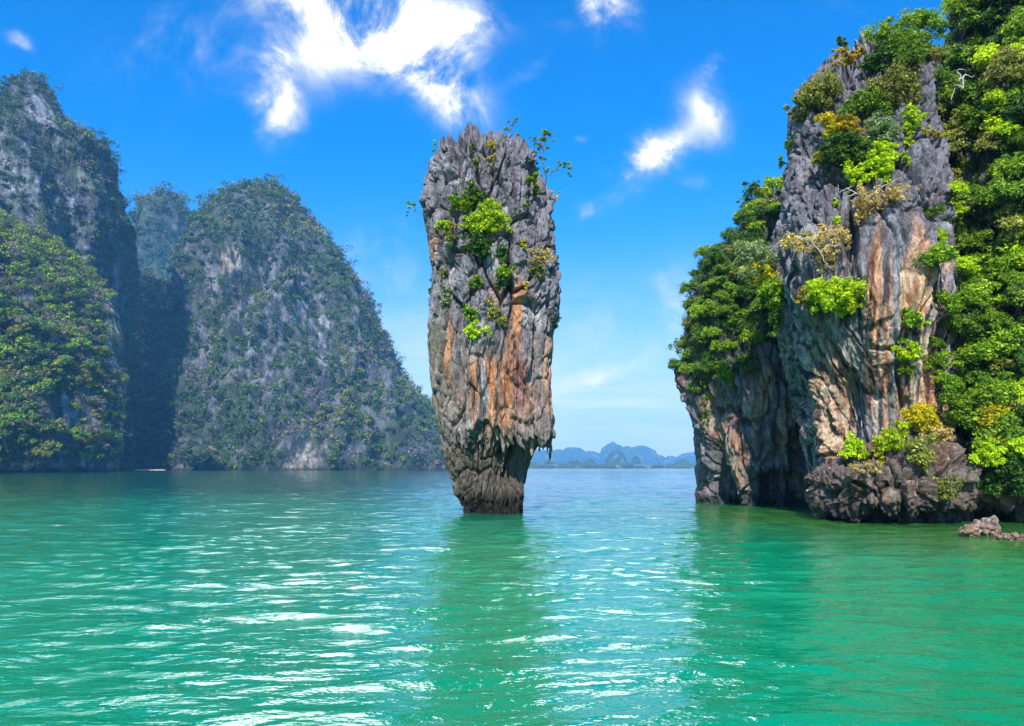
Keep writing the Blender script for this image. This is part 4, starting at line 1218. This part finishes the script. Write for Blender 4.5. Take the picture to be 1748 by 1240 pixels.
# ------------------------------------------------------------------ boulders at the right
def boulders():
    rng = np.random.default_rng(9)
    spec = [(1657, 905, 15, 12, 25.0, 'pale boulder at the left end of the boulder heap under the right cliff'), (1680, 900, 17, 17, 25.2, 'largest brown boulder of the heap under the right cliff'), (1692, 898, 13, 16, 25.6, 'pointed boulder leaning on the largest brown boulder'),
            (1645, 908, 8, 8, 25.1, 'small boulder touching the water left of the pale boulder')]
    for i in range(15):
        spec.append((1700 + i * 5.2 + rng.normal() * 2, 915 + rng.normal() * 3 + i * 0.5, rng.uniform(4, 8), rng.uniform(3.5, 7), 24.6 + rng.normal() * .3, 'small mottled stone in the rubble strip at the right border'))
    for i, (x, y, rx, ry, D, lab) in enumerate(spec):
        nth, nz = 64, 40
        th = np.linspace(0, 2 * math.pi, nth, endpoint=False); ph = np.linspace(-1.5, 1.5, nz)
        d = np.stack([np.cos(ph)[:, None] * np.cos(th), np.cos(ph)[:, None] * np.sin(th), np.repeat(np.sin(ph)[:, None], nth, 1)], -1).reshape(-1, 3).astype(np.float32)
        F1, F2, cid = worley(d * 1.3 + i * 7.3, 5)
        r = 0.75 + (0.6 - F1) * 0.7 + fbm(d * 3 + i * 3, 4, 6) * 0.14
        V = d * r[:, None] * np.array([rx, (rx + ry) / 2, ry]) / F * D * 1.15
        c, n, st = rock_colour(V * 4 + i, 1.0, 8)
        c = lerp(c * 0.7, np.array([0.34, 0.18, 0.10]), 0.35 + ss(n, -0.4, 0.3) * 0.5)
        c = lerp(c, np.array([0.6, 0.52, 0.42]), ss(fbm(V * 9 + i, 3, 10), 0.2, 0.5) * 0.6)
        o = link('boulder' if i < 4 else 'stone', mesh_from('boulder', V, grid_faces(nz, nth, True), c), M_ROCK)
        o.location = W(x, y, D).tolist(); o.rotation_euler = (0, 0, rng.uniform(0, 6))
        o['label'] = lab; o['category'] = 'boulder' if i < 4 else 'stone'
        if i >= 4:
            o['group'] = 'stones in the rubble strip under the right cliff'


boulders()


# ------------------------------------------------------------------ sand strips under the far hills
def beach(px0, px1, D, name='sand_beach'):
    n = 60
    t = np.linspace(0, 1, n); x = ((px0 + (px1 - px0) * t) - CX) / F * D
    w = 6 * np.sin(t * math.pi) ** 0.5
    rowsv = []
    for k, (dy, z) in enumerate(((0, -.3), (0.5, 0.3), (1.0, 0.8), (2.5, 0.9))):
        rowsv.append(np.stack([x, D - w * (1 - dy / 1.0), np.full(n, z) * np.sin(t * math.pi) ** .3 + rng0.normal(size=n) * .08], 1))
    link(name, mesh_from(name, np.vstack(rowsv), grid_faces(4, n, False), None), plain_mat('sand', (0.5, 0.42, 0.3), (0.66, 0.56, 0.42), 1.0), kind='structure')


rng0 = np.random.default_rng(3)
beach(222, 282, 640)
beach(300, 345, 690)


# ------------------------------------------------------------------ water
def build_water():
    # rings laid on the real sea surface, finest where people stand, running out to the horizon
    nr, na = 1150, 900
    r = np.concatenate([np.geomspace(3.0, 260, nr - 60), np.geomspace(265, 5500, 60)])
    a = np.linspace(-R(64), R(64), na)
    X = r[:, None] * np.sin(a); Y = r[:, None] * np.cos(a)
    P = np.stack([X, Y, np.zeros_like(X)], -1).reshape(-1, 3).astype(np.float32)
    rr = np.repeat(r, na)
    h = np.zeros(len(P), np.float32)
    wx = perlin(P * 0.12, 2) * 1.5; wy = perlin(P * 0.12, 4) * 1.5
    for (ang, lx, ly, amp, sd) in ((8, 2.6, 0.85, 0.070, 1), (-12, 1.3, 0.42, 0.032, 2), (20, 0.62, 0.24, 0.020, 3), (5, 7.0, 2.4, 0.060, 5)):
        c, s_ = math.cos(R(ang)), math.sin(R(ang))
        xx = (P[:, 0] + wx) * c + (P[:, 1] + wy) * s_; yy = -(P[:, 0] + wx) * s_ + (P[:, 1] + wy) * c
        n = perlin(np.stack([xx / lx, yy / ly, np.zeros_like(xx)], 1), 60 + sd)
        n = n + 0.35 * (1 - 2 * np.abs(perlin(np.stack([xx / lx * 1.1 + 5, yy / ly * 1.1, np.zeros_like(xx)], 1), 70 + sd)))
        fade = 1 - ss(rr, 260 * ly * 0.35, 260 * ly * 0.8)
        h += n * amp * fade
    P[:, 2] = h
    me = mesh_from('water', P, grid_faces(nr, na, False)[:, ::-1], None)
    m, T = mat_new('sea_water')
    tc = T.node('ShaderNodeTexCoord'); v = tc.outputs['Object']
    sp = T.node('ShaderNodeSeparateXYZ'); T.put(sp.inputs[0], v)
    x, y = sp.outputs[0], sp.outputs[1]
    dist = T.m('SQRT', T.m('ADD', T.m('MULTIPLY', x, x), T.m('MULTIPLY', y, y)))
    big = T.noise(v, 0.06, 4, 0.55).outputs['Fac']
    med = T.noise(v, 0.5, 4, 0.6).outputs['Fac']
    deep = T.mix(T.ramp(dist, 9, 90), (0.0, 0.175, 0.078), (0.0, 0.052, 0.029))  # body colour painted darker with distance to deepen the rocks' reflections
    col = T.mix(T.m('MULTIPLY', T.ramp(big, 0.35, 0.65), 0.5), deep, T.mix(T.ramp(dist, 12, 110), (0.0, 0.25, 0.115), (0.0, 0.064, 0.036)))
    col = T.mix(T.m('MULTIPLY', T.ramp(med, 0.45, 0.75), 0.35), col, (0.0, 0.21, 0.10))
    # yellow-green shallows under the right cliff
    sx = T.ramp(T.m('SUBTRACT', x, T.m('MULTIPLY', y, -0.32)), 13.0, 24.0)
    sh = T.m('MULTIPLY', sx, T.m('MULTIPLY', T.ramp(y, 10.0, 21.0), T.ramp(y, 60.0, 36.0)))
    col = T.mix(T.m('MULTIPLY', sh, 0.85), col, (0.035, 0.13, 0.018))
    p = T.node('ShaderNodeBsdfPrincipled'); T.put(p.inputs['Base Color'], col)
    p.inputs['Roughness'].default_value = 0.06; p.inputs['IOR'].default_value = 1.6
    T.put(p.inputs['Roughness'], T.ramp(dist, 20, 500, 0.03, 0.10))
    mp = T.node('ShaderNodeMapping'); T.put(mp.inputs[0], v); mp.inputs['Scale'].default_value = (0.45, 1.0, 1.0); mp.inputs['Rotation'].default_value = (0, 0, R(-6))
    n1 = T.noise(mp.outputs[0], 2.2, 5, 0.6, 0.4).outputs['Fac']
    n2 = T.noise(mp.outputs[0], 8.0, 3, 0.5, 0.3).outputs['Fac']
    n0 = T.noise(mp.outputs[0], 0.55, 3, 0.5, 0.3).outputs['Fac']
    hgt = T.m('ADD', T.m('ADD', T.m('MULTIPLY', n1, 0.055), T.m('MULTIPLY', n2, 0.016)), T.m('MULTIPLY', n0, T.ramp(dist, 15, 80, 0.0, 0.17)))
    b = T.node('ShaderNodeBump'); b.inputs['Distance'].default_value = 1.0; T.put(b.inputs['Height'], hgt)
    b.inputs['Strength'].default_value = 1.0
    T.put(p.inputs['Normal'], b.outputs[0])
    o = T.node('ShaderNodeOutputMaterial'); T.nt.links.new(p.outputs[0], o.inputs[0])
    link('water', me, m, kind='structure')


build_water()


# ------------------------------------------------------------------ haze
def build_haze():
    x0, x1, y0, y1, z0, z1 = -5600, 5600, -400, 5600, -20, 352
    V = [(x0, y0, z0), (x1, y0, z0), (x1, y1, z0), (x0, y1, z0), (x0, y0, z1), (x1, y0, z1), (x1, y1, z1), (x0, y1, z1)]
    Fq = [(0, 3, 2, 1), (4, 5, 6, 7), (0, 1, 5, 4), (1, 2, 6, 5), (2, 3, 7, 6), (3, 0, 4, 7)]
    me = mesh_from('haze', np.array(V), np.array(Fq), None, smooth=False)
    m, T = mat_new('haze_air')
    p = T.node('ShaderNodeVolumePrincipled')
    p.inputs['Color'].default_value = (0.16, 0.48, 0.90, 1); p.inputs['Density'].default_value = 0.00017
    o = T.node('ShaderNodeOutputMaterial'); T.nt.links.new(p.outputs[0], o.inputs['Volume'])
    link('haze', me, m, kind='stuff')


build_haze()
print('objects', len(bpy.data.objects))
